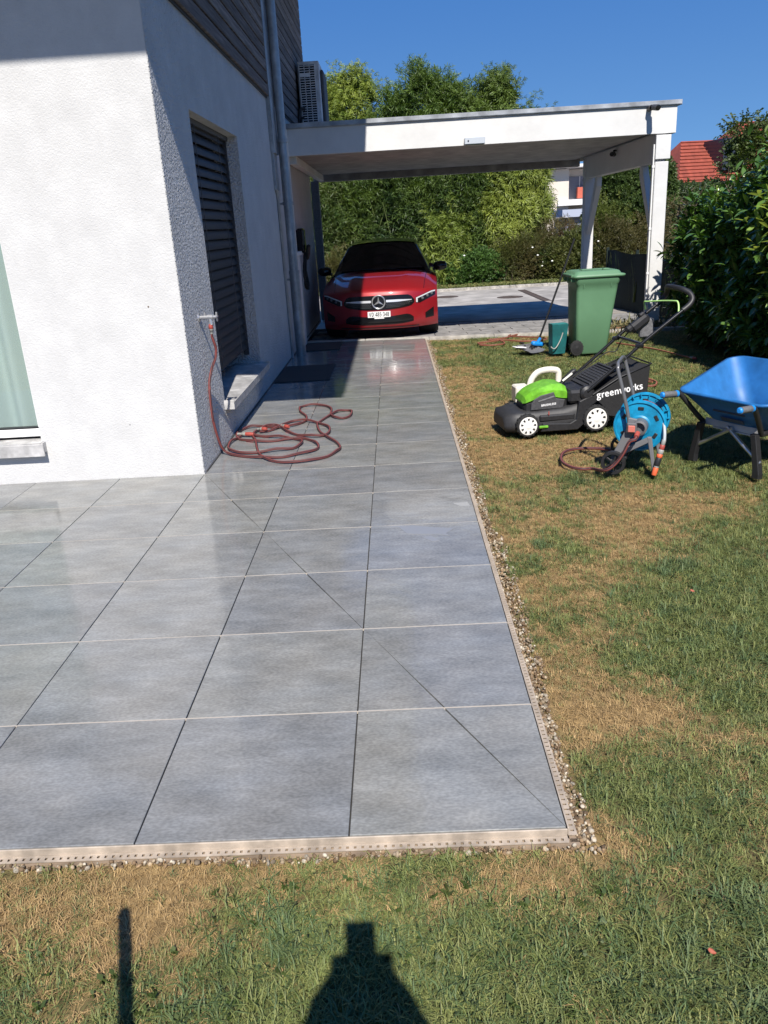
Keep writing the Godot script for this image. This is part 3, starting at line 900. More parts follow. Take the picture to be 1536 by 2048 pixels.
func carport() -> void:
	var t := thing("carport", "white timber carport with flat roof built onto the house", "carport")
	var mb := MB.new()
	mb.box(v(0.845, 2.695, -10.12), v(5.27, 0.335, 0.05), 0.003)
	obj("front_fascia", mb, M.white_paint, t)
	mb = MB.new()
	mb.box(v(3.465, 2.695, -12.66), v(0.05, 0.335, 5.0), 0.003)
	obj("side_fascia", mb, M.white_paint, t)
	mb = MB.new()
	mb.box(v(0.845, 2.695, -15.2), v(5.27, 0.335, 0.05), 0.003)
	obj("rear_fascia", mb, M.white_paint, t)
	mb = MB.new()
	mb.box(v(0.845, 2.88, -12.66), v(5.36, 0.012, 5.2))
	for s in [[v(0.845, 2.895, -10.085), v(5.38, 0.066, 0.03)], [v(3.51, 2.895, -12.66), v(0.03, 0.066, 5.17)], [v(0.845, 2.895, -15.24), v(5.38, 0.066, 0.03)]]: mb.box(s[0], s[1], 0.004)
	for x in [-1.0, 1.1, 2.6]: mb.box(v(x, 2.897, -10.072), v(0.05, 0.062, 0.006))
	obj("roof", mb, M.zinc, t)
	mb = MB.new()
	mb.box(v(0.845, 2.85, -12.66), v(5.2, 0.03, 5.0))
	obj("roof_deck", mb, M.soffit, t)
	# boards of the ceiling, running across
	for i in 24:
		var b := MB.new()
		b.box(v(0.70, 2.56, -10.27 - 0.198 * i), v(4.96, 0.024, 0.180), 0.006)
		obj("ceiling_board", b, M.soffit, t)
	mb = MB.new()
	mb.box(v(3.30, 2.36, -12.3), v(0.14, 0.37, 4.3), 0.005)
	obj("side_beam", mb, M.white_paint, t)
	mb = MB.new()
	mb.box(v(0.70, 2.50, -15.08), v(5.16, 0.14, 0.16), 0.005)
	obj("rear_beam", mb, M.soffit, t)
	mb = MB.new()
	mb.box(v(-1.72, 2.49, -12.6), v(0.10, 0.11, 4.7), 0.005)
	obj("wall_plate", mb, M.white_wood, t)
	# posts
	for q in [[3.31, -10.17, 0.09, 0.0], [3.31, -14.35, 0.09, -0.22], [-1.86, -15.05, 0.075, -0.25]]:
		mb = MB.new()
		var top: float = 2.18 if q[0] > 0 else 2.45
		mb.box(v(q[0], (top + q[3] + 0.06) / 2.0, q[1]), v(q[2] * 2, top - q[3] - 0.06, q[2] * 2), 0.006)
		var p := obj("post", mb, M.white_paint if q[0] > 0 else M.mid_grey, t)
		var sh := MB.new()
		sh.box(v(q[0], q[3] + 0.03, q[1]), v(0.11, 0.07, 0.11))
		obj("shoe", sh, M.steel, p)
		if q[0] > 0:
			var cap := MB.new()
			cap.box(v(q[0] + 0.005, 2.36, q[1] + 0.006), v(0.20, 0.30, 0.19), 0.004)
			obj("post_head", cap, M.white_paint, p)
	# knee braces along the side beam
	for q in [[-10.30, -10.95], [-14.22, -13.55]]:
		mb = MB.new()
		mb.xf = Transform3D(Basis(Vector3.UP, -PI / 2), v(3.31, 0, 0))
		var a: float = q[0]
		var b: float = q[1]
		var d := signf(b - a)
		mb.prism(PackedVector2Array([Vector2(a, 1.36), Vector2(a, 1.20), Vector2(b, 2.02), Vector2(b, 2.175), Vector2(b - d * 0.10, 2.175)]), -0.045, 0.045, 0.003)
		obj("brace", mb, M.white_paint, t)
	mb = MB.new()
	mb.tube([v(3.205, 2.40, -10.115), v(3.205, 0.12, -10.115)], 0.012, 10)
	for y in [1.32, 0.72, 2.12]: mb.box(v(3.205, y, -10.115), v(0.034, 0.03, 0.034), 0.003)
	obj("conduit", mb, M.white_plastic, t)

func wall_things() -> void:
	# outdoor unit on the carport roof
	var t := thing("air_conditioner", "grey outdoor air conditioner unit standing on the carport roof", "air conditioner", v(-1.55, 2.90, -12.3))
	var mb := MB.new()
	mb.box(v(0, 0.62, -0.05), v(0.33, 0.90, 0.92), 0.012)
	obj("casing", mb, tri_tex(mat(0.74, 0.75, 0.75, 0.5), M.grain, 1.0), t)
	mb = MB.new()
	mb.box(v(-0.02, 0.62, 0.413), v(0.235, 0.80, 0.004))
	var g := obj("coil", mb, M.gloss_black, t)
	mb = MB.new()
	for i in 24: mb.box(v(-0.02, 0.235 + i * 0.0335, 0.419), v(0.235, 0.010, 0.008))
	for i in 4: mb.box(v(-0.137 + i * 0.078, 0.62, 0.4185), v(0.010, 0.80, 0.009))
	mb.box(v(-0.055, 0.885, 0.421), v(0.155, 0.055, 0.010))
	obj("grille", mb, mat(0.72, 0.72, 0.71, 0.5), g)
	mb = MB.new()
	mb.box(v(0.19, 0.60, -0.08), v(0.05, 0.74, 0.70), 0.015)
	obj("fan_guard", mb, M.dark_grey, t)
	for z in [-0.36, 0.28]:
		mb = MB.new()
		mb.box(v(0, 0.09, z), v(0.42, 0.16, 0.06), 0.01)
		obj("foot", mb, M.dark_grey, t)
	mb = MB.new()
	mb.tube(spline([v(-0.10, 0.42, 0.42), v(-0.16, 0.40, 0.52), v(-0.19, 0.22, 0.56), v(-0.19, 0.04, 0.54)], 4), 0.022, 8)
	mb.tube(spline([v(-0.12, 0.30, 0.42), v(-0.19, 0.28, 0.48), v(-0.21, 0.12, 0.50), v(-0.21, 0.03, 0.48)], 4), 0.018, 8)
	obj("pipe", mb, M.rubber, t)
	# security camera on the fascia
	t = thing("security_camera", "small black security camera under the right end of the white fascia", "security camera", v(3.105, 2.84, -10.09))
	mb = MB.new()
	mb.xf = Transform3D(Basis(Vector3.RIGHT, PI / 2), v(0, 0, 0))
	mb.lathe([Vector2(0, 0), Vector2(0.036, 0), Vector2(0.036, 0.10), Vector2(0.028, 0.11)], 16)
	obj("bracket", mb, M.dark_grey, t)
	mb = MB.new()
	mb.xf = Transform3D(Basis.from_euler(v(PI / 2 + 0.15, 0.18, 0)), v(0.02, 0.0, 0.11))
	mb.lathe([Vector2(0, 0), Vector2(0.036, 0.0), Vector2(0.038, 0.13), Vector2(0.034, 0.14), Vector2(0.026, 0.13), Vector2(0, 0.13)], 18)
	obj("body", mb, M.dark_grey, t)
	mb = MB.new()
	mb.xf = Transform3D(Basis.from_euler(v(PI / 2 + 0.15, 0.18, 0)), v(0.02, 0.0, 0.11))
	mb.lathe([Vector2(0.033, 0.141), Vector2(0.0, 0.146)], 16)
	obj("lens", mb, M.gloss_black, t)
	t = thing("security_camera", "black security camera tucked under the carport ceiling by the side beam", "security camera", v(3.19, 2.40, -12.1))
	mb = MB.new()
	mb.box(v(0, 0.08, 0), v(0.05, 0.03, 0.05), 0.005)
	mb.xf = Transform3D(Basis.from_euler(v(PI / 2, -0.5, 0)), v(0, 0.03, -0.05))
	mb.lathe([Vector2(0, 0), Vector2(0.035, 0.0), Vector2(0.035, 0.13), Vector2(0, 0.13)], 16)
	obj("body", mb, M.black, t)
	# floodlight box on the fascia
	t = thing("motion_light", "flat pale grey motion light box on the middle of the fascia", "light", v(0.772, 2.575, -10.095))
	mb = MB.new()
	mb.box(v(0, 0, 0.05), v(0.275, 0.085, 0.10), 0.006)
	obj("housing", mb, mat(0.45, 0.49, 0.54, 0.45), t)
	mb = MB.new()
	mb.lathe([Vector2(0.011, 0), Vector2(0.009, 0.008), Vector2(0, 0.010)], 12)
	var s := obj("sensor", mb, M.dark_grey, t)
	s.position = v(-0.09, 0.0, 0.10); s.rotation.x = PI / 2
	mb = MB.new()
	mb.box(v(0, -0.0445, 0.05), v(0.24, 0.006, 0.08))
	obj("diffuser", mb, M.lens, t)
	# car charger on the wall under the carport
	t = thing("car_charger", "black wall charger with its cable looped below it", "car charger", v(-1.8, 1.15, -10.62))
	mb = MB.new()
	mb.box(v(0.06, 0.28, 0), v(0.12, 0.34, 0.20), 0.03)
	obj("case", mb, M.gloss_black, t)
	mb = MB.new()
	mb.xf = Transform3D(Basis.from_euler(v(0.3, 0, -0.2)), v(0.13, 0.02, 0.02))
	mb.lathe([Vector2(0.0, -0.02), Vector2(0.025, 0), Vector2(0.035, 0.10), Vector2(0.03, 0.2), Vector2(0, 0.22)], 12)
	obj("plug", mb, M.black, t)
	mb = MB.new()
	var pts := []
	for i in 40:
		var a := TAU * 1.9 * i / 39.0 + 1.4
		pts.append(v(0.09 + 0.02 * sin(i * 0.7), -0.10 + 0.26 * sin(a) - 0.05, 0.10 * cos(a) + 0.01 * sin(i * 0.5)))
	mb.tube(pts, 0.016, 8)
	obj("cable", mb, M.rubber, t)
	# tap
	t = thing("garden_tap", "chrome garden tap on the corner of the white house wall", "tap", v(-1.8, 1.033, -4.02))
	mb = MB.new()
	mb.xf = Transform3D(Basis(Vector3.BACK, -PI / 2), Vector3.ZERO)
	mb.lathe([Vector2(0.034, 0), Vector2(0.032, 0.006), Vector2(0.014, 0.010), Vector2(0.014, 0.06), Vector2(0.018, 0.062), Vector2(0.018, 0.10), Vector2(0.011, 0.104), Vector2(0.011, 0.125)], 16)
	obj("spindle_body", mb, M.chrome, t)
	mb = MB.new()
	mb.lathe([Vector2(0.013, -0.055), Vector2(0.015, -0.05), Vector2(0.013, 0.0), Vector2(0.0, 0.012)], 14)
	var o := obj("spout", mb, M.chrome, t)
	o.position = v(0.078, 0, 0.0); o.rotation.z = 0.15
	mb = MB.new()
	for k in 4:
		mb.xf = Transform3D(Basis(Vector3.RIGHT, k * PI / 2), v(0.128, 0, 0))
		mb.box(v(0, 0.016, 0), v(0.014, 0.034, 0.012), 0.004)
	obj("handle", mb, M.chrome, t)
	mb = MB.new()
	mb.box(v(0.045, 0.022, 0), v(0.012, 0.022, 0.008), 0.002)
	obj("vent", mb, M.chrome, t)
	# two dark mats by the wall
	for q in [[-1.78, -1.17, -8.05, -7.0, "larger dark rubber mat on the path by the house wall"], [-1.72, -1.20, -10.05, -9.3, "smaller dark mat on the path near the car, beyond the rain pipe"]]:
		mb = MB.new()
		mb.slab([Vector2(q[0], q[2]), Vector2(q[1], q[2]), Vector2(q[1], q[3]), Vector2(q[0], q[3])], 0.001, 0.012, 0.003)
		tag(obj("door_mat", mb, M.mat_rubber), q[4], "mat", "dark mats along the wall")

func car_front(x: float, y: float) -> float:   # how far the nose stands back, in metres, at this spot
	var a := absf(x) / 0.89
	return -0.40 * pow(a, 2.7) - 0.10 * pow(clampf((y - 0.50) / 0.30, 0, 1), 2.0) - 0.06 * pow(clampf((0.30 - y) / 0.14, 0, 1), 2.0)

func hood_line(x: float) -> float:
	return 0.735 - 0.05 * pow(absf(x) / 0.89, 2.0)

func patch(mb: MB, x0: float, x1: float, lo: Callable, hi: Callable, off: float, nx := 16, ny := 4) -> void:   # a piece of trim that follows the nose
	var f := func(a, b):
		var x := lerpf(x0, x1, a)
		var y := lerpf(lo.call(x), hi.call(x), b)
		return v(x, y, car_front(x, y) + off)
	mb.grid(f, nx, ny)

func car() -> void:
	var t := thing("parked_car", "red hatchback parked nose out under the white carport", "car", v(-0.655, -0.085, -10.62), -0.04)
	t.rotation.x = -0.004
	var body := MB.new()
	# nose
	body.grid(func(a, b):
		var x := lerpf(-0.89, 0.89, a)
		var y := lerpf(0.17, hood_line(x), b)
		return v(x, y, car_front(x, y)), 40, 16)
	# bonnet and front wings
	var hood := func(a, b):
		var x := lerpf(-0.89, 0.89, a)
		var y0 := hood_line(x)
		var p := v(x, y0, car_front(x, y0))
		var q := v(x * 1.005, 0.985 - 0.03 * x * x - 0.10 * pow(absf(a - 0.5) * 2.0, 6.0), -1.30 - 0.10 * x * x)
		var r := p.lerp(q, b)
		r.y += 0.045 * sin(PI * pow(b, 0.75)) * (1.0 - 0.55 * pow(absf(a - 0.5) * 2.0, 3.0)) + 0.012 * exp(-pow((absf(x) - 0.42) * 14.0, 2.0)) * sin(PI * b)
		return r
	body.grid(hood, 40, 16)
	# sides
	for s in [-1.0, 1.0]:
		body.grid(func(a, b):
			var zz := lerpf(0.0, 1.0, a)
			var yt := lerpf(hood_line(0.89), 0.885, minf(zz * 4.0, 1.0)) + 0.06 * clampf(zz - 0.3, 0, 1)
			var y := lerpf(0.18, yt, b)
			var zf := car_front(0.89, y)
			var z := lerpf(zf, -4.25, zz)
			var bulge := 0.89 + 0.012 * sin(PI * b) * minf(zz * 8.0, 1.0) - 0.03 * pow(1.0 - b, 3.0) * minf(zz * 8.0, 1.0)
			bulge -= 0.10 * pow(clampf((zz - 0.86) / 0.14, 0, 1), 2.0)
			return v(s * bulge, y, z), 40, 8, 1, s < 0)
	# deck behind the bonnet and the tail
	body.grid(func(a, b): return v(lerpf(-0.885, 0.885, a), 0.885 + 0.02 * sin(PI * a), lerpf(-1.32, -4.2, b)), 8, 12)
	body.grid(func(a, b): return v(lerpf(0.79, -0.79, a), lerpf(0.2, 0.93, b), -4.25 - 0.12 * sin(PI * a) * (0.6 + 0.4 * sin(PI * b))), 12, 8)
	body.grid(func(a, b): return v(lerpf(-0.88, 0.88, a), 0.18, lerpf(-4.2, -0.45, b)), 1, 6, 1)
	obj("body", body, M.car_red, t)
	for q in [0.085, 0.915]:
		var gp := MB.new()
		var line := []
		for k in 22: line.append(hood.call(q + (0.03 if q < 0.5 else -0.03) * (1.0 - k / 21.0), 0.04 + 0.92 * k / 21.0) + v(0, 0.0005, 0))
		gp.tube(line, 0.0045, 5)
		obj("bonnet_gap", gp, M.gloss_black, t)
	# cabin: pillars and roof
	var prof := [[-1.22, 0.95, 0.80, 0.93], [-1.60, 1.16, 0.70, 0.93], [-2.02, 1.375, 0.585, 0.93], [-2.30, 1.425, 0.565, 0.93], [-2.9, 1.44, 0.565, 0.93], [-3.5, 1.40, 0.56, 0.93], [-4.0, 1.18, 0.60, 0.93], [-4.22, 0.95, 0.66, 0.93]]
	var rings := []
	for q in prof:
		var ring := []
		var z: float = q[0]
		var yt: float = q[1]
		var w: float = q[2]
		var wb := 0.815
		for k in 9: ring.append(v(lerpf(w, -w, k / 8.0), yt - 0.045 * pow(absf(k / 4.0 - 1.0), 2.4), z))
		for k in 3: ring.append(v(-lerpf(w + 0.01, wb, (k + 1) / 3.0), lerpf(yt - 0.05, 0.88, (k + 1) / 3.0), z))
		for k in 3: ring.append(v(lerpf(wb, w + 0.01, k / 3.0), lerpf(0.88, yt - 0.05, k / 3.0), z))
		rings.append(ring)
	var cab := MB.new()
	cab.loft(rings, 1, true)
	obj("cabin", cab, M.gloss_black, t)
	var roof := MB.new()
	roof.grid(func(a, b):
		var z := lerpf(-2.09, -3.45, b)
		var yt := 1.392 + 0.055 * sin(PI * clampf((b + 0.10) * 0.85, 0, 1))
		return v(lerpf(-0.56, 0.56, a), yt - 0.04 * pow(absf(a * 2.0 - 1.0), 2.4), z), 12, 10)
	obj("roof", roof, M.gloss_black, t)
	var ws := MB.new()
	ws.grid(func(a, b):
		var w := lerpf(0.755, 0.56, b)
		var z := lerpf(-1.26, -2.0, b)
		var y := lerpf(0.985, 1.375, b)
		return v(lerpf(-w, w, a), y - 0.035 * pow(absf(a * 2.0 - 1.0), 2.4) * (0.4 + b * 0.6) + 0.012, z + 0.075 * (1.0 - pow(absf(a * 2.0 - 1.0), 2.0))), 16, 8)
	obj("windscreen", ws, M.car_glass, t)
	var wp := MB.new()
	for s in [[-0.62, 0.02], [0.05, 0.66]]: wp.tube([v(s[0], 0.99, -1.20), v((s[0] + s[1]) / 2.0, 1.0, -1.19), v(s[1], 0.995, -1.18)], 0.008, 6)
	obj("wiper", wp, M.black, t)
	var im := MB.new()
	im.box(v(0, 1.30, -1.82), v(0.22, 0.055, 0.02), 0.008)
	obj("inside_mirror", im, M.black, t)
	# grille
	var gr := MB.new()
	patch(gr, -0.54, 0.54, func(x): return 0.458 + 0.055 * pow(absf(x) / 0.54, 2.4) + 0.03 * pow(clampf((absf(x) - 0.48) / 0.06, 0, 1), 2.0), func(x): return 0.668 - 0.012 * pow(absf(x) / 0.54, 2.0) - 0.075 * pow(clampf((absf(x) - 0.44) / 0.10, 0, 1), 2.2), 0.008, 24, 4)
	var grille := obj("grille", gr, M.gloss_black, t)
	for s in [[-0.50, -0.115], [0.115, 0.50]]:
		var bar := MB.new()
		patch(bar, s[0], s[1], func(x): return 0.567 + 0.012 * clampf((absf(x) - 0.3) / 0.2, 0, 1), func(x): return 0.600 - 0.010 * clampf((absf(x) - 0.3) / 0.2, 0, 1), 0.020, 10, 3)
		obj("chrome_bar", bar, mat(0.78, 0.78, 0.79, 0.25, 0.5), grille)
	var pin := MB.new()
	for r in 5:
		for c in 34:
			var x := -0.50 + c * 0.0303 + (0.015 if r % 2 else 0.0)
			var y := 0.475 + r * 0.020
			if absf(x) < 0.12 or y < 0.475 + 0.09 * pow(absf(x) / 0.54, 2.6): continue
			pin.box(v(x, y, car_front(x, y) + 0.012), v(0.012, 0.006, 0.006))
	obj("diamond_mesh", pin, M.mid_grey, grille)
	var em := MB.new()
	em.xf = Transform3D(Basis(Vector3.RIGHT, PI / 2), v(0, 0.575, car_front(0, 0.57) + 0.012))
	em.lathe([Vector2(0.088, 0), Vector2(0.0, 0.004)], 28)
	var plate := obj("badge", em, M.gloss_black, t)
	em = MB.new()
	em.xf = Transform3D(Basis(Vector3.RIGHT, PI / 2), v(0, 0.575, car_front(0, 0.57) + 0.012))
	em.lathe([Vector2(0.105, 0.0), Vector2(0.106, 0.012), Vector2(0.097, 0.018), Vector2(0.087, 0.012), Vector2(0.086, 0.002)], 32)
	em.xf = Transform3D(Basis.IDENTITY, v(0, 0.575, car_front(0, 0.57) + 0.022))
	for k in 3:
		var a := PI / 2 + k * TAU / 3
		var d := Vector3(cos(a), sin(a), 0)
		var e := Vector3(-sin(a), cos(a), 0)
		var tip := d * 0.092
		var c := v(0, 0, 0.012)
		var s1 := (d.rotated(Vector3.BACK, PI / 3)) * 0.018
		var s2 := (d.rotated(Vector3.BACK, -PI / 3)) * 0.018
		em.tri(c, tip, s1); em.tri(c, s2, tip)
	obj("star", em, M.chrome, plate)
	em = MB.new()
	em.xf = Transform3D(Basis(Vector3.RIGHT, 0.3), v(0, 0.752, -0.13))
	em.lathe([Vector2(0.026, 0), Vector2(0.026, 0.004), Vector2(0, 0.005)], 18)
	obj("bonnet_badge", em, M.chrome, t)
	# lower intake, side intakes and lip
	var lo := MB.new()
	patch(lo, -0.52, 0.52, func(x): return 0.240 + 0.03 * pow(absf(x) / 0.52, 4.0), func(x): return 0.360 + 0.02 * clampf((absf(x) - 0.2) / 0.2, 0, 1) - 0.05 * pow(clampf((absf(x) - 0.42) / 0.10, 0, 1), 2.0), 0.006, 20, 3)
	obj("lower_intake", lo, M.gloss_black, t)
	for s in [-1.0, 1.0]:
		var si := MB.new()
		patch(si, 0.70 if s > 0 else -0.83, 0.83 if s > 0 else -0.70, func(x): return 0.29 + 0.1 * (absf(x) - 0.7), func(x): return 0.37 + 0.55 * (absf(x) - 0.7), 0.006, 6, 3)
		obj("side_intake", si, M.gloss_black, t)
	var lip := MB.new()
	patch(lip, -0.60, 0.60, func(_x): return 0.182, func(_x): return 0.200, 0.012, 20, 2)
	obj("lip", lip, M.black, t)
	# headlights
	for s in [-1.0, 1.0]:
		var xa := 0.56
		var xb := 0.86
		var hl := MB.new()
		var L := func(x): return 0.505 + 0.38 * (absf(x) - xa) + 0.03 * clampf((0.62 - absf(x)) / 0.06, 0, 1)
		var H := func(x): return 0.605 + 0.33 * (absf(x) - xa) - 0.015 * clampf((absf(x) - 0.80) / 0.06, 0, 1)
		patch(hl, xa if s > 0 else -xb, xb if s > 0 else -xa, L, H, 0.008, 10, 4)
		var h := obj("headlight", hl, M.gloss_black, t)
		var dl := MB.new()
		patch(dl, xa + 0.005 if s > 0 else -xb, xb if s > 0 else -xa - 0.005, func(x): return H.call(x) - 0.022, func(x): return H.call(x) - 0.004, 0.014, 10, 1)
		patch(dl, xa + 0.005 if s > 0 else -xa - 0.03, xa + 0.03 if s > 0 else -xa - 0.005, func(x): return L.call(x) + 0.004, func(x): return H.call(x) - 0.02, 0.014, 2, 2)
		obj("day_light", dl, mat(0.7, 0.7, 0.7, 0.3, 0.3), h)
		for q in [0.66, 0.735, 0.80]:
			var ln := MB.new()
			var y: float = L.call(q) + 0.045
			ln.xf = Transform3D(Basis(Vector3.RIGHT, PI / 2), v(s * q, y, car_front(q, y) + 0.010))
			ln.lathe_s([Vector2(0.024, 0), Vector2(0.018, 0.008), Vector2(0, 0.012)], 12)
			obj("projector", ln, M.lens, h)
	# plate
	var pm := MB.new()
	pm.box(v(0, 0.395, car_front(0, 0.4) + 0.022), v(0.345, 0.088, 0.008), 0.002)
	var np := obj("number_plate", pm, M.white_plastic, t)
	text("plate_text", "VD 485 348", 0.062, M.black_print, np, v(0, 0.3955, car_front(0, 0.4) + 0.0268), Vector3.ZERO, true, 0.001, "Droid Sans", 0.70)
	pm = MB.new()
	pm.box(v(0, 0.338, car_front(0, 0.4) + 0.016), v(0.15, 0.018, 0.012), 0.003)
	obj("plate_holder", pm, M.white_plastic, np)
	# mirrors
	for s in [-1.0, 1.0]:
		var mm := MB.new()
		mm.xf = Transform3D(Basis.from_euler(v(0, -0.15 * s, 0)).scaled_local(v(0.115, 0.075, 0.09)), v(s * 0.965, 0.985, -1.52))
		mm.lathe_s([Vector2(0, -1), Vector2(0.6, -0.85), Vector2(0.95, -0.4), Vector2(1, 0.1), Vector2(0.85, 0.7), Vector2(0.45, 0.95), Vector2(0, 1)], 16)
		mm.xf = Transform3D.IDENTITY
		mm.tube([v(s * 0.84, 0.93, -1.53), v(s * 0.93, 0.95, -1.53)], 0.022, 8)
		obj("door_mirror", mm, M.gloss_black, t)
	# side glass, wheels
	for s in [-1.0, 1.0]:
		for z in [-0.83, -3.56]:
			var wm := MB.new()
			wm.xf = Transform3D(Basis(Vector3.BACK, -PI / 2 * s), v(s * 0.70, 0.315, z))
			wm.lathe([Vector2(0.20, -0.10), Vector2(0.29, -0.115), Vector2(0.318, -0.09), Vector2(0.318, 0.16), Vector2(0.29, 0.195), Vector2(0.215, 0.19)], 32)
			var wo := obj("wheel", wm, M.rubber, t)
			var rm := MB.new()
			rm.xf = wm.xf
			rm.lathe([Vector2(0.218, 0.15), Vector2(0.218, 0.186), Vector2(0.20, 0.186), Vector2(0.19, 0.15), Vector2(0.06, 0.17), Vector2(0, 0.172)], 24)
			obj("rim", rm, M.steel, wo)

func hose_part(called: String, pts: Array, r: float, parent: Node, m: Material = null, stripe := true) -> void:
	var mb := MB.new()
	mb.tube(pts, r, 10)
	var o := obj(called, mb, m if m else M.hose, parent)
	if not stripe: return
	var sb := MB.new()
	for k in 2:
		var q := []
		for i in pts.size():
			var t: Vector3 = (pts[mini(i + 1, pts.size() - 1)] - pts[maxi(i - 1, 0)]).normalized()
			var sd := t.cross(Vector3.UP)
			if sd.length() < 0.2: sd = t.cross(Vector3.RIGHT)
			sd = sd.normalized()
			var up := sd.cross(t).normalized()
			q.append(pts[i] + (up * 0.50 + sd * (0.80 if k == 0 else -0.80)).normalized() * r * 0.62)
		sb.tube(q, r * 0.50, 6)
	obj("stripe", sb, M.hose_stripe, o)

func connector(called: String, a: Vector3, b: Vector3, parent: Node) -> void:
	var d := b - a
	var mb := MB.new()
	mb.tube([a, a + d * 0.3, a + d * 0.31, a + d * 0.5], [0.011, 0.013, 0.0155, 0.0155], 12)
	var o := obj(called, mb, M.conn_grey, parent)
	mb = MB.new()
	mb.tube([a + d * 0.5, a + d * 0.52, a + d * 0.8, a + d], [0.0145, 0.0165, 0.0165, 0.012], 12)
	obj("collar", mb, M.red_conn, o)

func hoses() -> void:
	# the long hose from the tap, coiled on the slabs
	var t := thing("garden_hose", "dark red garden hose hanging from the tap and coiled on the slabs", "garden hose")
	var drop := [v(-1.722, 0.975, -4.02), v(-1.722, 0.90, -4.02), v(-1.715, 0.85, -4.03), v(-1.712, 0.80, -4.05), v(-1.725, 0.74, -4.05), v(-1.752, 0.68, -4.04), v(-1.775, 0.60, -4.01), v(-1.783, 0.52, -3.99), v(-1.784, 0.42, -3.98), v(-1.784, 0.32, -3.98), v(-1.782, 0.23, -4.0), v(-1.775, 0.14, -4.03), v(-1.765, 0.07, -4.06), v(-1.74, 0.026, -4.08)]
	var run := flat([-1.68, -4.03, -1.56, -3.96, -1.43, -3.90, -1.29, -3.90, -1.17, -3.96, -1.07, -4.03, -1.04, -4.13, -1.07, -4.25, -1.14, -4.38, -1.21, -4.43, -1.31, -4.42, -1.44, -4.39, -1.57, -4.40, -1.71, -4.50, -1.76, -4.62, -1.765, -4.73, -1.75, -4.84, -1.69, -4.92, -1.59, -4.92, -1.45, -4.84, -1.32, -4.89, -1.24, -5.02, -1.23, -5.12, -1.26, -5.27, -1.32, -5.42, -1.34, -5.57, -1.32, -5.66, -1.24, -5.69, -1.14, -5.66, -1.07, -5.57, -1.03, -5.41, -1.03, -5.27, -0.99, -5.12, -0.91, -5.06, -0.85, -5.14, -0.84, -5.30, -0.88, -5.38, -0.97, -5.35, -1.05, -5.15, -1.11, -4.94, -1.11, -4.82, -1.07, -4.62, -0.99, -4.41, -0.91, -4.24, -0.87, -4.08, -0.89, -3.98, -0.95, -3.86, -1.06, -3.77, -1.19, -3.74, -1.31, -3.78, -1.41, -3.87, -1.48, -4.03, -1.53, -4.22, -1.57, -4.42, -1.62, -4.58], 0.0105, 0.012)
	hose_part("hose", spline(drop + run, 3), 0.0095, t)
	var b := flat([-1.70, -4.66, -1.74, -4.54, -1.765, -4.42, -1.765, -4.29, -1.73, -4.17, -1.63, -4.07, -1.50, -4.06, -1.36, -4.10, -1.24, -4.13, -1.19, -4.23, -1.19, -4.34, -1.27, -4.43, -1.39, -4.50, -1.51, -4.55, -1.61, -4.60, -1.62, -4.70, -1.60, -4.81, -1.56, -4.88, -1.49, -4.95, -1.42, -4.84, -1.35, -4.68, -1.25, -4.55, -1.12, -4.47, -1.03, -4.48, -0.99, -4.59, -1.01, -4.75, -1.09, -4.91, -1.22, -5.03, -1.34, -5.05, -1.40, -4.96, -1.44, -4.84, -1.51, -4.74, -1.58, -4.70], 0.012, 0.014)
	hose_part("hose", spline(b, 3), 0.0095, t)
	connector("hose_connector", v(-1.722, 0.915, -4.02), v(-1.722, 0.985, -4.02), t)
	connector("hose_connector", v(-1.75, 0.028, -4.62), v(-1.61, 0.03, -4.58), t)
	connector("hose_connector", v(-1.60, 0.032, -4.74), v(-1.52, 0.04, -4.70), t)
	connector("hose_connector", v(-1.42, 0.024, -4.86), v(-1.35, 0.024, -4.80), t)
	# other hoses on the lawn
	t = thing("lawn_hose", "thin orange hose lying in loops on the lawn near the broom", "garden hose")
	hose_part("hose", spline(flat([0.70, -9.06, 0.84, -8.98, 1.03, -9.05, 1.00, -9.43, 0.85, -9.49, 1.10, -9.58, 1.24, -9.80, 1.36, -9.92, 1.28, -9.96, 1.18, -9.75, 1.36, -9.61, 1.62, -9.40, 1.59, -9.19, 1.30, -9.19, 1.07, -9.40, 0.88, -9.32, 0.73, -9.29, 0.69, -9.16, 0.78, -9.08], -0.006, 0.006), 3), 0.010, t, M.lawn_hose)
	t = thing("lawn_hose", "short loop of red hose on the grass behind the black grass bag", "garden hose")
	hose_part("hose", spline(flat([1.80, -5.95, 1.96, -6.08, 2.04, -6.10, 2.09, -6.03, 2.07, -5.89, 2.01, -5.78, 1.92, -5.82, 1.90, -5.95, 1.98, -6.02, 2.05, -5.96], 0.0, 0.01), 3), 0.009, t, M.lawn_hose)
	t = thing("lawn_hose", "thin straight orange hose end lying beside the shaded hedge", "garden hose")
	hose_part("hose", spline(flat([2.4, -8.6, 2.62, -8.13, 2.72, -7.86, 2.81, -7.46, 2.87, -7.20], -0.006, 0.0), 3), 0.009, t, M.lawn_hose)
	connector("hose_connector", v(2.86, -0.002, -7.24), v(2.89, -0.002, -7.14), t)
	t = thing("lawn_hose", "short red hose lying against the foot of the front carport post", "garden hose")
	hose_part("hose", spline(flat([2.55, -9.93, 2.75, -9.88, 2.95, -9.92, 3.12, -9.90, 3.2, -9.97], 0.012, 0.004), 3), 0.009, t, M.lawn_hose)

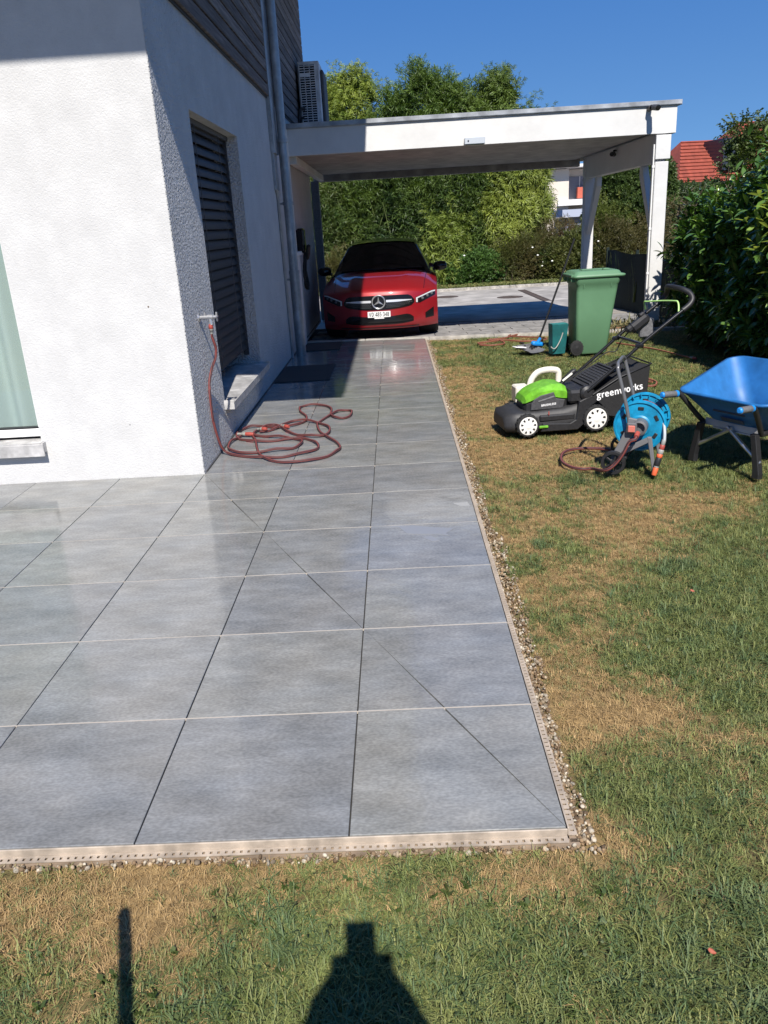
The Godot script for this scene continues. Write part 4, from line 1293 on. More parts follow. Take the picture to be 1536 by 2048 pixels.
func wheel_disc(r: float, w: float, parent: Node, at: Vector3, slots: int, rim_m: Material) -> void:
	var mb := MB.new()
	mb.xf = Transform3D(Basis(Vector3.RIGHT, PI / 2), at)
	mb.lathe([Vector2(r * 0.6, -w / 2), Vector2(r * 0.93, -w / 2), Vector2(r, -w * 0.32), Vector2(r, w * 0.32), Vector2(r * 0.93, w / 2), Vector2(r * 0.78, w / 2)], 30)
	for k in 30:   # tread blocks
		var a := TAU * k / 30
		mb.xf = Transform3D(Basis(Vector3.BACK, a), at)
		mb.box(v(r * 1.005, 0, 0.22 * w * (1 if k % 2 else -1)), v(0.006, r * 0.12, w * 0.4), 0.001)
	var o := obj("wheel", mb, M.rubber, parent)
	mb = MB.new()
	mb.xf = Transform3D(Basis(Vector3.RIGHT, PI / 2), at)
	mb.lathe([Vector2(r * 0.80, w * 0.40), Vector2(r * 0.80, w * 0.52), Vector2(r * 0.70, w * 0.55), Vector2(r * 0.30, w * 0.60), Vector2(r * 0.14, w * 0.66), Vector2(0, w * 0.67)], 30)
	mb.xf = Transform3D(Basis(Vector3.RIGHT, -PI / 2), at)
	mb.lathe([Vector2(r * 0.80, w * 0.40), Vector2(r * 0.80, w * 0.50), Vector2(0, w * 0.52)], 24)
	var rim := obj("rim", mb, rim_m, o)
	mb = MB.new()
	for k in slots:
		mb.xf = Transform3D(Basis(Vector3.BACK, TAU * (k + 0.25) / slots), at)
		mb.prism(PackedVector2Array([Vector2(r * 0.44, -r * 0.06), Vector2(r * 0.68, -r * 0.13), Vector2(r * 0.68, r * 0.05), Vector2(r * 0.54, r * 0.06)]), w * 0.50, w * 0.598)
	obj("slot", mb, M.black, rim)

func mower() -> void:
	var t := thing("lawn_mower", "green and black cordless lawn mower with white wheels and a grass bag", "lawn mower", v(0.566, -0.012, -4.199), 0.1364)
	var white := mat(0.74, 0.73, 0.69, 0.45)
	for q in [[0.0, 0.087, 0.0], [0.541, 0.101, 0.0]]:
		wheel_disc(q[1], 0.055, t, v(q[0], q[1], -0.02), 9, white)
		wheel_disc(q[1], 0.055, t, v(q[0], q[1], -0.47), 9, white)
	# deck
	var mb := MB.new()
	var rings := []
	for q in [[-0.165, 0.05, 0.135, 0.30, 0.13], [-0.15, 0.035, 0.165, 0.36, 0.17], [-0.05, 0.03, 0.178, 0.40, 0.19], [0.10, 0.03, 0.180, 0.41, 0.20], [0.30, 0.03, 0.19, 0.42, 0.20], [0.42, 0.05, 0.22, 0.42, 0.20], [0.56, 0.10, 0.25, 0.40, 0.18], [0.66, 0.13, 0.24, 0.38, 0.16]]:
		var ring := []
		var yb: float = q[1]
		var yt: float = q[2]
		var w: float = q[3] / 2.0
		var wt: float = q[4]
		for p in [[-w, yb], [w, yb], [w + 0.008, lerpf(yb, yt, 0.35)], [w - 0.005, lerpf(yb, yt, 0.7)], [wt * 0.95, yt - 0.012], [wt * 0.8, yt], [-wt * 0.8, yt], [-wt * 0.95, yt - 0.012], [-w + 0.005, lerpf(yb, yt, 0.7)], [-w - 0.008, lerpf(yb, yt, 0.35)]]:
			ring.append(v(q[0], p[1], -0.245 - p[0]))
		rings.append(ring)
	mb.loft(rings, 1)
	var deck := obj("deck", mb, tri_tex(mat(0.035, 0.035, 0.037, 0.55), M.fine, 3.0), t)
	for z in [-0.055, -0.475]:   # side skirts
		mb = MB.new()
		mb.prism(PackedVector2Array([Vector2(0.11, 0.025), Vector2(0.40, 0.02), Vector2(0.45, 0.06), Vector2(0.47, 0.17), Vector2(0.56, 0.235), Vector2(0.53, 0.29), Vector2(0.41, 0.24), Vector2(0.385, 0.10), Vector2(0.34, 0.075), Vector2(0.12, 0.09)]), z, z + 0.04, 0.006)
		if z > -0.1: mb.box(v(0.24, 0.125, -0.05), v(0.28, 0.05, 0.05), 0.01)
		obj("skirt", mb, M.black, deck)
	mb = MB.new()
	mb.box(v(0.125, 0.066, -0.008), v(0.075, 0.022, 0.014), 0.006)
	obj("lever", mb, M.lime, deck)
	mb = MB.new()
	mb.box(v(0.17, 0.166, -0.022), v(0.008, 0.03, 0.006), 0.002)
	obj("height_mark", mb, M.red_conn, deck)
	# motor housing
	mb = MB.new()
	rings = []
	for q in [[0.005, 0.17, 0.225, 0.10], [0.02, 0.17, 0.265, 0.125], [0.08, 0.17, 0.30, 0.14], [0.20, 0.17, 0.335, 0.145], [0.30, 0.17, 0.335, 0.14], [0.345, 0.17, 0.30, 0.13]]:
		var ring := []
		var w: float = q[3]
		for p in [[-w, q[1]], [w, q[1]], [w, lerpf(q[1], q[2], 0.6)], [w * 0.7, q[2]], [-w * 0.7, q[2]], [-w, lerpf(q[1], q[2], 0.6)]]:
			ring.append(v(q[0], p[1], -0.235 - p[0]))
		rings.append(ring)
	mb.loft(rings, -1)
	var mh := obj("motor_housing", mb, M.black, t)
	mb = MB.new()
	rings = []
	for q in [[-0.005, 0.232, 0.245, 0.095], [0.012, 0.24, 0.285, 0.13], [0.06, 0.262, 0.32, 0.148], [0.12, 0.285, 0.345, 0.152], [0.22, 0.28, 0.372, 0.152], [0.30, 0.262, 0.366, 0.148], [0.335, 0.258, 0.345, 0.142], [0.342, 0.258, 0.30, 0.138]]:
		var ring := []
		var w: float = q[3]
		for p in [[-w, q[1]], [w, q[1]], [w, lerpf(q[1], q[2], 0.55)], [w * 0.72, q[2] - 0.004], [w * 0.55, q[2]], [-w * 0.55, q[2]], [-w * 0.72, q[2] - 0.004], [-w, lerpf(q[1], q[2], 0.55)]]:
			ring.append(v(q[0], p[1], -0.235 - p[0]))
		rings.append(ring)
	mb.loft(rings, -1)
	obj("cover", mb, M.lime, mh)
	mb = MB.new()   # black side louvre cut into the cover, and its lettering
	mb.prism(PackedVector2Array([Vector2(0.045, 0.185), Vector2(0.30, 0.185), Vector2(0.315, 0.25), Vector2(0.245, 0.265), Vector2(0.225, 0.315), Vector2(0.12, 0.295), Vector2(0.075, 0.27), Vector2(0.05, 0.235)]), -0.10, -0.076, 0.005)
	var sp := obj("side_panel", mb, M.dark_grey, mh)
	mb = MB.new()
	mb.prism(PackedVector2Array([Vector2(0.10, 0.255), Vector2(0.225, 0.288), Vector2(0.235, 0.277), Vector2(0.105, 0.245)]), -0.08, -0.072, 0.002)
	obj("louvre", mb, M.mid_grey, sp)
	text("lettering", "BRUSHLESS", 0.016, M.white_print, sp, v(0.185, 0.222, -0.0755), v(0, 0, 0.07), true, 0.001)
	# carrying handle behind the cover
	mb = MB.new()
	mb.tube([v(0.335, 0.33, -0.24), v(0.36, 0.375, -0.24), v(0.44, 0.435, -0.24), v(0.455, 0.442, -0.24)], [0.016, 0.018, 0.02, 0.012], 10)
	obj("carry_handle", mb, M.black, t)
	mb = MB.new()
	mb.tube([v(0.345, 0.365, -0.225), v(0.42, 0.420, -0.225)], 0.009, 8)
	obj("carry_bar", mb, M.cream_plastic, t)
	# rear shoulders
	mb = MB.new()
	mb.box(v(0.42, 0.27, -0.245), v(0.17, 0.10, 0.40), 0.02)
	mb.xf = Transform3D(Basis(Vector3.RIGHT, PI / 2), v(0.475, 0.295, -0.05))
	mb.lathe([Vector2(0.055, -0.02), Vector2(0.055, 0.02), Vector2(0.035, 0.034), Vector2(0, 0.036)], 20)
	mb.xf = Transform3D(Basis(Vector3.RIGHT, PI / 2), v(0.475, 0.295, -0.46))
	mb.lathe([Vector2(0, -0.03), Vector2(0.055, -0.02), Vector2(0.055, 0.02), Vector2(0, 0.03)], 20)
	obj("rear_shoulder", mb, M.black, t)
	# discharge flap
	mb = MB.new()
	mb.grid(func(a, b): return v(lerpf(0.49, 0.715, b), lerpf(0.33, 0.455, b) + 0.012 * sin(PI * b), lerpf(-0.05, -0.43, 1.0 - a)), 8, 6)
	mb.grid(func(a, b): return v(lerpf(0.49, 0.715, b), lerpf(0.33, 0.455, b) + 0.012 * sin(PI * b) - 0.012, lerpf(-0.05, -0.43, 1.0 - a)), 8, 6, 1, true)
	for k in 9: mb.box(v(0.515 + k * 0.022, 0.352 + k * 0.0125, -0.24), v(0.010, 0.012, 0.30), 0.002)
	obj("rear_flap", mb, tri_tex(mat(0.045, 0.045, 0.048, 0.6), M.fine, 3.0), t)
	# handle
	mb = MB.new()
	for z in [-0.02, -0.47]:
		mb.tube([v(0.47, 0.31, z), v(0.66, 0.46, z), v(0.86, 0.622, z)], 0.0125, 12)
		mb.tube(spline([v(0.82, 0.59, z), v(0.90, 0.655, z), v(1.05, 0.765, z), v(1.215, 0.884, z)], 3), 0.0135, 12)
		mb.box(v(0.868, 0.628, z), v(0.06, 0.03, 0.035), 0.008)
	mb.tube([v(0.885, 0.64, -0.02), v(0.885, 0.64, -0.47)], 0.012, 10)
	obj("handle_tube", mb, mat(0.02, 0.02, 0.021, 0.18, 0.3), t)
	mb = MB.new()
	mb.tube(spline([v(1.19, 0.866, -0.02), v(1.245, 0.905, -0.025), v(1.272, 0.945, -0.04), v(1.262, 0.985, -0.075), v(1.225, 1.012, -0.13), v(1.20, 1.022, -0.24), v(1.225, 1.012, -0.36), v(1.255, 0.985, -0.42), v(1.262, 0.945, -0.455), v(1.24, 0.905, -0.468), v(1.19, 0.866, -0.47)], 4), 0.0205, 14)
	obj("grip", mb, M.black, t)
	mb = MB.new()
	mb.tube(spline([v(1.165, 0.858, -0.03), v(1.172, 0.90, -0.05), v(1.172, 0.926, -0.07), v(1.165, 0.93, -0.10), v(1.14, 0.921, -0.25), v(1.09, 0.907, -0.40), v(1.08, 0.90, -0.44), v(1.10, 0.84, -0.46)], 4), 0.0065, 8)
	obj("bail", mb, M.lime_bar, t)
	mb = MB.new()
	mb.box(v(0, 0, 0), v(0.02, 0.02, 0.02))
	mb = MB.new()
	mb.xf = Transform3D(Basis(Vector3.BACK, 0.62), v(1.03, 0.745, -0.40))
	mb.box(v(0, 0, 0), v(0.17, 0.075, 0.07), 0.02)
	mb.box(v(-0.09, 0.015, 0), v(0.06, 0.05, 0.06), 0.015)
	mb.box(v(0.05, 0.045, 0), v(0.05, 0.03, 0.04), 0.01)
	obj("switch_box", mb, M.black, t)
	mb = MB.new()
	mb.box(v(1.10, 0.70, -0.43), v(0.11, 0.15, 0.05), 0.01)
	obj("battery_case", mb, M.mid_grey, t)
	mb = MB.new()
	mb.tube(spline([v(1.0, 0.72, -0.44), v(0.90, 0.60, -0.445), v(0.86, 0.53, -0.44), v(0.78, 0.52, -0.45), v(0.65, 0.43, -0.46), v(0.50, 0.34, -0.45)], 4), 0.005, 6)
	obj("cable", mb, M.rubber, t)
	# grass bag: sagging cloth on a frame
	mb = MB.new()
	rings = []
	for z in [-0.455, -0.44, -0.30, -0.16, -0.03, -0.012]:
		var e := 0.015 if (z == -0.455 or z == -0.012) else 0.0
		var sag := 0.015 * sin(PI * (z + 0.455) / 0.443)
		var ring := []
		for p in [[0.505, 0.275], [0.60, 0.325], [0.72, 0.395], [0.84, 0.445], [0.965, 0.482], [0.962, 0.40], [0.953, 0.25], [0.938, 0.085], [0.86, 0.072], [0.74, 0.080], [0.635, 0.10], [0.60, 0.17], [0.55, 0.22]]:
			var c := Vector2(0.76, 0.27)
			var q := Vector2(p[0], p[1])
			q += (c - q).normalized() * e
			if p[1] > 0.3: q.y -= sag
			ring.append(v(q.x, q.y, z))
		ring.reverse()
		rings.append(ring)
	mb.loft(rings, 1)
	var bag := obj("grass_bag", mb, M.bag, t)
	mb = MB.new()
	mb.tube([v(0.51, 0.285, -0.01), v(0.72, 0.403, -0.01), v(0.965, 0.488, -0.01), v(0.965, 0.488, -0.455), v(0.72, 0.403, -0.455)], 0.006, 8)
	mb.tube(spline([v(0.76, 0.42, -0.30), v(0.78, 0.455, -0.27), v(0.80, 0.455, -0.2), v(0.80, 0.432, -0.16)], 4), 0.009, 8)
	obj("bag_frame", mb, M.black, bag)
	text("bag_text", "greenworks", 0.047, M.white_print, bag, v(0.724, 0.298, -0.0105), v(0, 0, 0.128), true, 0.002)

func reel() -> void:
	var t := thing("hose_reel", "bright blue hose reel on a grey tubular cart with small black wheels", "hose reel", v(1.08, -0.012, -3.2), -0.40)
	var mb := MB.new()
	for q in [[0.03, 0.305, 0.0, 0.160], [0.03, 0.305, -0.25, 0.160]]:
		mb = MB.new()
		mb.xf = Transform3D(Basis(Vector3.RIGHT, PI / 2), v(q[0], q[1], q[2]))
		var r: float = q[3]
		mb.lathe([Vector2(0, -0.012), Vector2(r - 0.012, -0.012), Vector2(r, -0.016), Vector2(r + 0.004, -0.006), Vector2(r, 0.010), Vector2(r - 0.010, 0.012), Vector2(r - 0.018, 0.003), Vector2(0.07, 0.008), Vector2(0.06, 0.014), Vector2(0, 0.014)], 48)
		var d := obj("disc", mb, M.cyan, t)
		var holes := MB.new()
		for k in 6:
			var a := 0.5 + TAU * k / 6
			holes.xf = Transform3D(Basis(Vector3.BACK, a), v(q[0], q[1], q[2]))
			holes.box(v(r * 0.70, 0, 0.007), v(0.022, 0.036, 0.007), 0.003)
		obj("slot", holes, M.black, d)
		if q[2] < -0.1:
			var ribs := MB.new()
			for k in 18:
				ribs.xf = Transform3D(Basis(Vector3.BACK, TAU * k / 18), v(q[0], q[1], q[2]))
				ribs.box(v(r * 0.93, 0, 0.012), v(0.022, 0.004, 0.018))
			obj("rib", ribs, M.cyan, d)
	# wound hose
	var pts := []
	for i in 240:
		var a := TAU * 9.0 * i / 239.0
		pts.append(v(0.03 + 0.108 * cos(a), 0.310 + 0.108 * sin(a), -0.025 - 0.19 * i / 239.0))
	hose_part("wound_hose", pts, 0.0105, t)
	mb = MB.new()
	mb.xf = Transform3D(Basis(Vector3.RIGHT, PI / 2), v(0.03, 0.310, 0))
	mb.lathe([Vector2(0.098, -0.235), Vector2(0.098, -0.012)], 24)
	obj("drum", mb, M.black, t)
	# frame
	mb = MB.new()
	mb.tube(spline([v(-0.028, 0.33, 0.055), v(-0.05, 0.44, 0.055), v(-0.106, 0.65, 0.055), v(-0.112, 0.685, 0.045), v(-0.118, 0.70, 0.01), v(-0.122, 0.70, -0.10), v(-0.122, 0.70, -0.22), v(-0.116, 0.685, -0.27), v(-0.108, 0.65, -0.285), v(-0.05, 0.44, -0.285), v(-0.028, 0.33, -0.285)], 4), 0.0115, 12)
	obj("handle", mb, M.mid_grey if false else mat(0.20, 0.20, 0.205, 0.35, 0.5), t)
	for z in [0.055, -0.285]:
		mb = MB.new()
		mb.prism(PackedVector2Array([Vector2(-0.035, 0.37), Vector2(0.02, 0.36), Vector2(0.01, 0.29), Vector2(-0.085, 0.10), Vector2(-0.125, 0.07), Vector2(-0.135, 0.10), Vector2(-0.045, 0.30)]), z - 0.012, z + 0.012, 0.004)
		mb.prism(PackedVector2Array([Vector2(-0.07, 0.16), Vector2(0.10, 0.255), Vector2(0.115, 0.225), Vector2(-0.06, 0.125)]), z - 0.011, z + 0.011, 0.004)
		mb.prism(PackedVector2Array([Vector2(0.085, 0.25), Vector2(0.112, 0.25), Vector2(0.148, 0.03), Vector2(0.14, 0.0), Vector2(0.125, 0.0), Vector2(0.122, 0.05)]), z - 0.013, z + 0.013, 0.004)
		obj("frame", mb, mat(0.15, 0.15, 0.155, 0.5), t)
	mb = MB.new()
	mb.box(v(0.137, 0.012, -0.115), v(0.03, 0.024, 0.37), 0.006)
	mb.box(v(-0.05, 0.10, -0.115), v(0.03, 0.02, 0.33), 0.004)
	obj("foot_bar", mb, M.black, t)
	for z in [0.085, -0.315]: 
		mb = MB.new()
		mb.xf = Transform3D(Basis(Vector3.RIGHT, PI / 2), v(-0.112, 0.078, z))
		mb.lathe([Vector2(0.058, -0.016), Vector2(0.074, -0.016), Vector2(0.078, -0.008), Vector2(0.078, 0.008), Vector2(0.074, 0.016), Vector2(0.058, 0.016), Vector2(0.058, -0.016)], 28)
		var w := obj("wheel", mb, M.black, t)
		mb = MB.new()
		mb.xf = Transform3D(Basis(Vector3.RIGHT, PI / 2), v(-0.112, 0.078, z))
		mb.lathe([Vector2(0.018, -0.014), Vector2(0.018, 0.014), Vector2(0, 0.016)], 14)
		for k in 5:
			mb.xf = Transform3D(Basis(Vector3.BACK, TAU * k / 5), v(-0.112, 0.078, z))
			mb.box(v(0.037, 0, 0), v(0.046, 0.014, 0.012), 0.003)
		obj("spoke", mb, M.black, w)
	# hub with a red button and the inlet
	mb = MB.new()
	mb.xf = Transform3D(Basis(Vector3.RIGHT, PI / 2), v(0.035, 0.310, 0.0))
	mb.lathe([Vector2(0.05, 0.0), Vector2(0.048, 0.085), Vector2(0.036, 0.09), Vector2(0.03, 0.06), Vector2(0, 0.06)], 20)
	mb.xf = Transform3D.IDENTITY
	mb.box(v(-0.008, 0.310, 0.078), v(0.062, 0.07, 0.045), 0.008)
	var hub := obj("hub", mb, mat(0.11, 0.11, 0.115, 0.5), t)
	mb = MB.new()
	mb.box(v(-0.008, 0.308, 0.103), v(0.043, 0.043, 0.010), 0.004)
	obj("button", mb, mat(0.55, 0.16, 0.12, 0.5), hub)
	mb = MB.new()
	mb.tube([v(0.028, 0.28, 0.085), v(0.026, 0.263, 0.12)], [0.017, 0.015], 12)
	obj("inlet", mb, M.red_conn, hub)
	var tf := t.transform
	var inv := tf.affine_inverse()
	var lead := [v(0.026, 0.271, 0.10), v(0.022, 0.25, 0.13), v(-0.012, 0.235, 0.145), v(-0.045, 0.16, 0.150), v(-0.09, 0.09, 0.155), v(-0.15, 0.045, 0.16)]
	for p in flat([0.84, -3.275, 0.78, -3.275, 0.715, -3.33, 0.68, -3.46, 0.71, -3.63, 0.78, -3.74, 0.90, -3.77, 1.04, -3.72, 1.12, -3.60], -0.002): lead.append(inv * p)
	hose_part("lead_hose", spline(lead, 4), 0.0105, t)
	# spray lance hanging from the right edge
	var a0 := v(0.186, 0.235, 0.05)
	var a1 := v(0.140, 0.012, 0.085)
	var segs := [[0.0, 0.14, 0.013, M.conn_grey], [0.14, 0.27, 0.016, M.red_conn], [0.27, 0.40, 0.018, M.conn_grey], [0.40, 0.50, 0.018, M.orange], [0.50, 0.74, 0.0185, M.black], [0.74, 0.78, 0.016, M.conn_grey], [0.78, 1.0, 0.0165, M.orange]]
	var lance := Node3D.new()
	lance.name = "spray_lance"
	t.add_child(lance, true)
	for s in segs:
		mb = MB.new()
		var p0: Vector3 = a0.lerp(a1, s[0])
		var p1: Vector3 = a0.lerp(a1, s[1])
		mb.tube([p0, p0.lerp(p1, 0.08), p0.lerp(p1, 0.92), p1], [s[2] * 0.88, s[2], s[2], s[2] * 0.88], 14)
		obj("lance_section", mb, s[3], lance)
	hose_part("tail_hose", spline([v(0.155, 0.37, -0.03), v(0.175, 0.32, 0.0), v(0.185, 0.27, 0.03), v(0.187, 0.225, 0.05)], 4), 0.010, t, mat(0.36, 0.40, 0.42, 0.4), false)

func barrow() -> void:
	var t := thing("wheelbarrow", "blue wheelbarrow with black legs standing in the grass beside the hedge", "wheelbarrow", v(1.64, -0.012, -3.155), 0.485)
	var ring := func(u0: float, u1: float, w0: float, w1: float, y0: float, y1: float, r: float) -> Array:
		var out := []
		var cs := [[u1 - r, -(w1 - r), 0.0], [u0 + r, -(w0 - r), PI / 2], [u0 + r, w0 - r, PI], [u1 - r, w1 - r, PI * 1.5]]
		for c in cs:
			for k in 7:
				var a: float = c[2] + PI / 2 * k / 6.0
				var p := v(c[0] + r * cos(a), 0, c[1] - r * sin(a))
				p.y = lerpf(y0, y1, (p.x - u0) / (u1 - u0))
				out.append(p)
		return out
	var mb := MB.new()
	var rim: Array = ring.call(-0.075, 0.60, 0.335, 0.47, 0.478, 0.60, 0.075)
	var rim_o: Array = ring.call(-0.095, 0.62, 0.355, 0.49, 0.478, 0.603, 0.09)
	var rim_b: Array = ring.call(-0.095, 0.62, 0.355, 0.49, 0.462, 0.587, 0.09)
	var mid: Array = ring.call(-0.005, 0.54, 0.268, 0.36, 0.38, 0.42, 0.09)
	var flo: Array = ring.call(0.065, 0.47, 0.19, 0.22, 0.285, 0.25, 0.10)
	var out_t: Array = ring.call(-0.079, 0.604, 0.339, 0.474, 0.462, 0.587, 0.075)
	var out_m: Array = ring.call(-0.009, 0.544, 0.272, 0.364, 0.373, 0.413, 0.09)
	var out_f: Array = ring.call(0.06, 0.475, 0.195, 0.225, 0.279, 0.244, 0.10)
	# inside, seen from above: from the floor up to the rim, then over the edge and down the outside
	mb.loft([flo, mid, rim], 1, false)
	var n := flo.size()
	for i in n:
		mb.tri(v(0.27, 0.262, 0), flo[i], flo[(i + 1) % n], 1)
	var tray := obj("tray", mb, M.blue, t)
	mb = MB.new()
	for pr in [[rim, rim_o], [rim_o, rim_b], [rim_b, out_t], [out_t, out_m], [out_m, out_f]]:
		for i in n:
			var j := (i + 1) % n
			mb.quad(pr[0][j], pr[0][i], pr[1][i], pr[1][j], 1)
	for i in n: mb.tri(v(0.27, 0.256, 0), out_f[(i + 1) % n], out_f[i], 1)
	obj("tray_shell", mb, M.blue, tray)
	mb = MB.new()
	mb.xf = Transform3D(Basis.from_euler(v(0, 0, -0.55)), v(-0.008, 0.375, 0.0))
	mb.box(v(-0.006, 0, 0.02), v(0.006, 0.022, 0.24), 0.002)
	obj("label_band", mb, M.dark_grey, tray)
	mb = MB.new()
	mb.xf = Transform3D(Basis.from_euler(v(0, 0, 0.62)), v(0.02, 0.345, 0.0))
	mb.box(v(-0.020, -0.015, 0.03), v(0.003, 0.035, 0.17), 0.001)
	obj("sticker", mb, mat(0.035, 0.05, 0.09, 0.5), tray)
	mb = MB.new()
	mb.xf = Transform3D(Basis(Vector3.BACK, PI / 2 + 0.9), v(0.583, 0.452, -0.05))
	mb.lathe([Vector2(0.013, 0), Vector2(0.01, 0.004), Vector2(0, 0.005)], 12)
	obj("bolt", mb, M.chrome, tray)
	# handles
	for s in [-1.0, 1.0]:
		mb = MB.new()
		mb.tube(spline([v(0.30, 0.235, s * 0.15), v(0.07, 0.262, s * 0.215), v(0.04, 0.275, s * 0.225), v(-0.02, 0.345, s * 0.25), v(-0.10, 0.445, s * 0.278), v(-0.125, 0.462, s * 0.284), v(-0.16, 0.466, s * 0.287)], 4), 0.0165, 12)
		var h := obj("handle", mb, M.black, t)
		mb = MB.new()
		mb.tube([v(-0.14, 0.465, s * 0.286), v(-0.145, 0.465, s * 0.286), v(-0.23, 0.470, s * 0.294), v(-0.252, 0.471, s * 0.296)], [0.018, 0.021, 0.020, 0.022], 14)
		obj("grip", mb, M.mid_grey, h)
		mb = MB.new()
		mb.tube([v(-0.250, 0.471, s * 0.296), v(-0.262, 0.4715, s * 0.297), v(-0.266, 0.4718, s * 0.297)], [0.019, 0.019, 0.012], 14)
		mb.tube([v(-0.138, 0.465, s * 0.2858), v(-0.155, 0.466, s * 0.2872)], 0.0222, 14)
		obj("cap", mb, M.blue_part, h)
		# leg: flat pressed steel
		mb = MB.new()
		mb.xf = Transform3D(Basis(Vector3.UP, PI / 2), Vector3.ZERO)
		mb.prism(PackedVector2Array([Vector2(-s * 0.185, 0.27), Vector2(-s * 0.225, 0.27), Vector2(-s * 0.275, 0.03), Vector2(-s * 0.275, 0.0), Vector2(-s * 0.225, 0.0), Vector2(-s * 0.225, 0.05)]), -0.01, 0.03, 0.003)
		obj("leg", mb, M.black, t)
		mb = MB.new()
		mb.tube([v(0.035, 0.268, -s * 0.02), v(0.022, 0.18, s * 0.12), v(0.014, 0.095, s * 0.262)], 0.0135, 10)
		obj("stay", mb, M.steel, t)
	mb = MB.new()
	mb.box(v(0.055, 0.272, 0), v(0.012, 0.045, 0.42), 0.003)
	mb.box(v(0.14, 0.242, 0), v(0.18, 0.010, 0.30), 0.003)
	obj("cross_plate", mb, M.alu, t)
	mb = MB.new()
	for s in [-1.0, 1.0]: mb.tube([v(0.30, 0.235, s * 0.15), v(0.60, 0.20, s * 0.09), v(0.72, 0.18, s * 0.06)], 0.015, 10)
	obj("fork", mb, M.black, t)
	wheel_disc(0.18, 0.085, t, v(0.72, 0.18, 0.0), 6, M.blue_part)

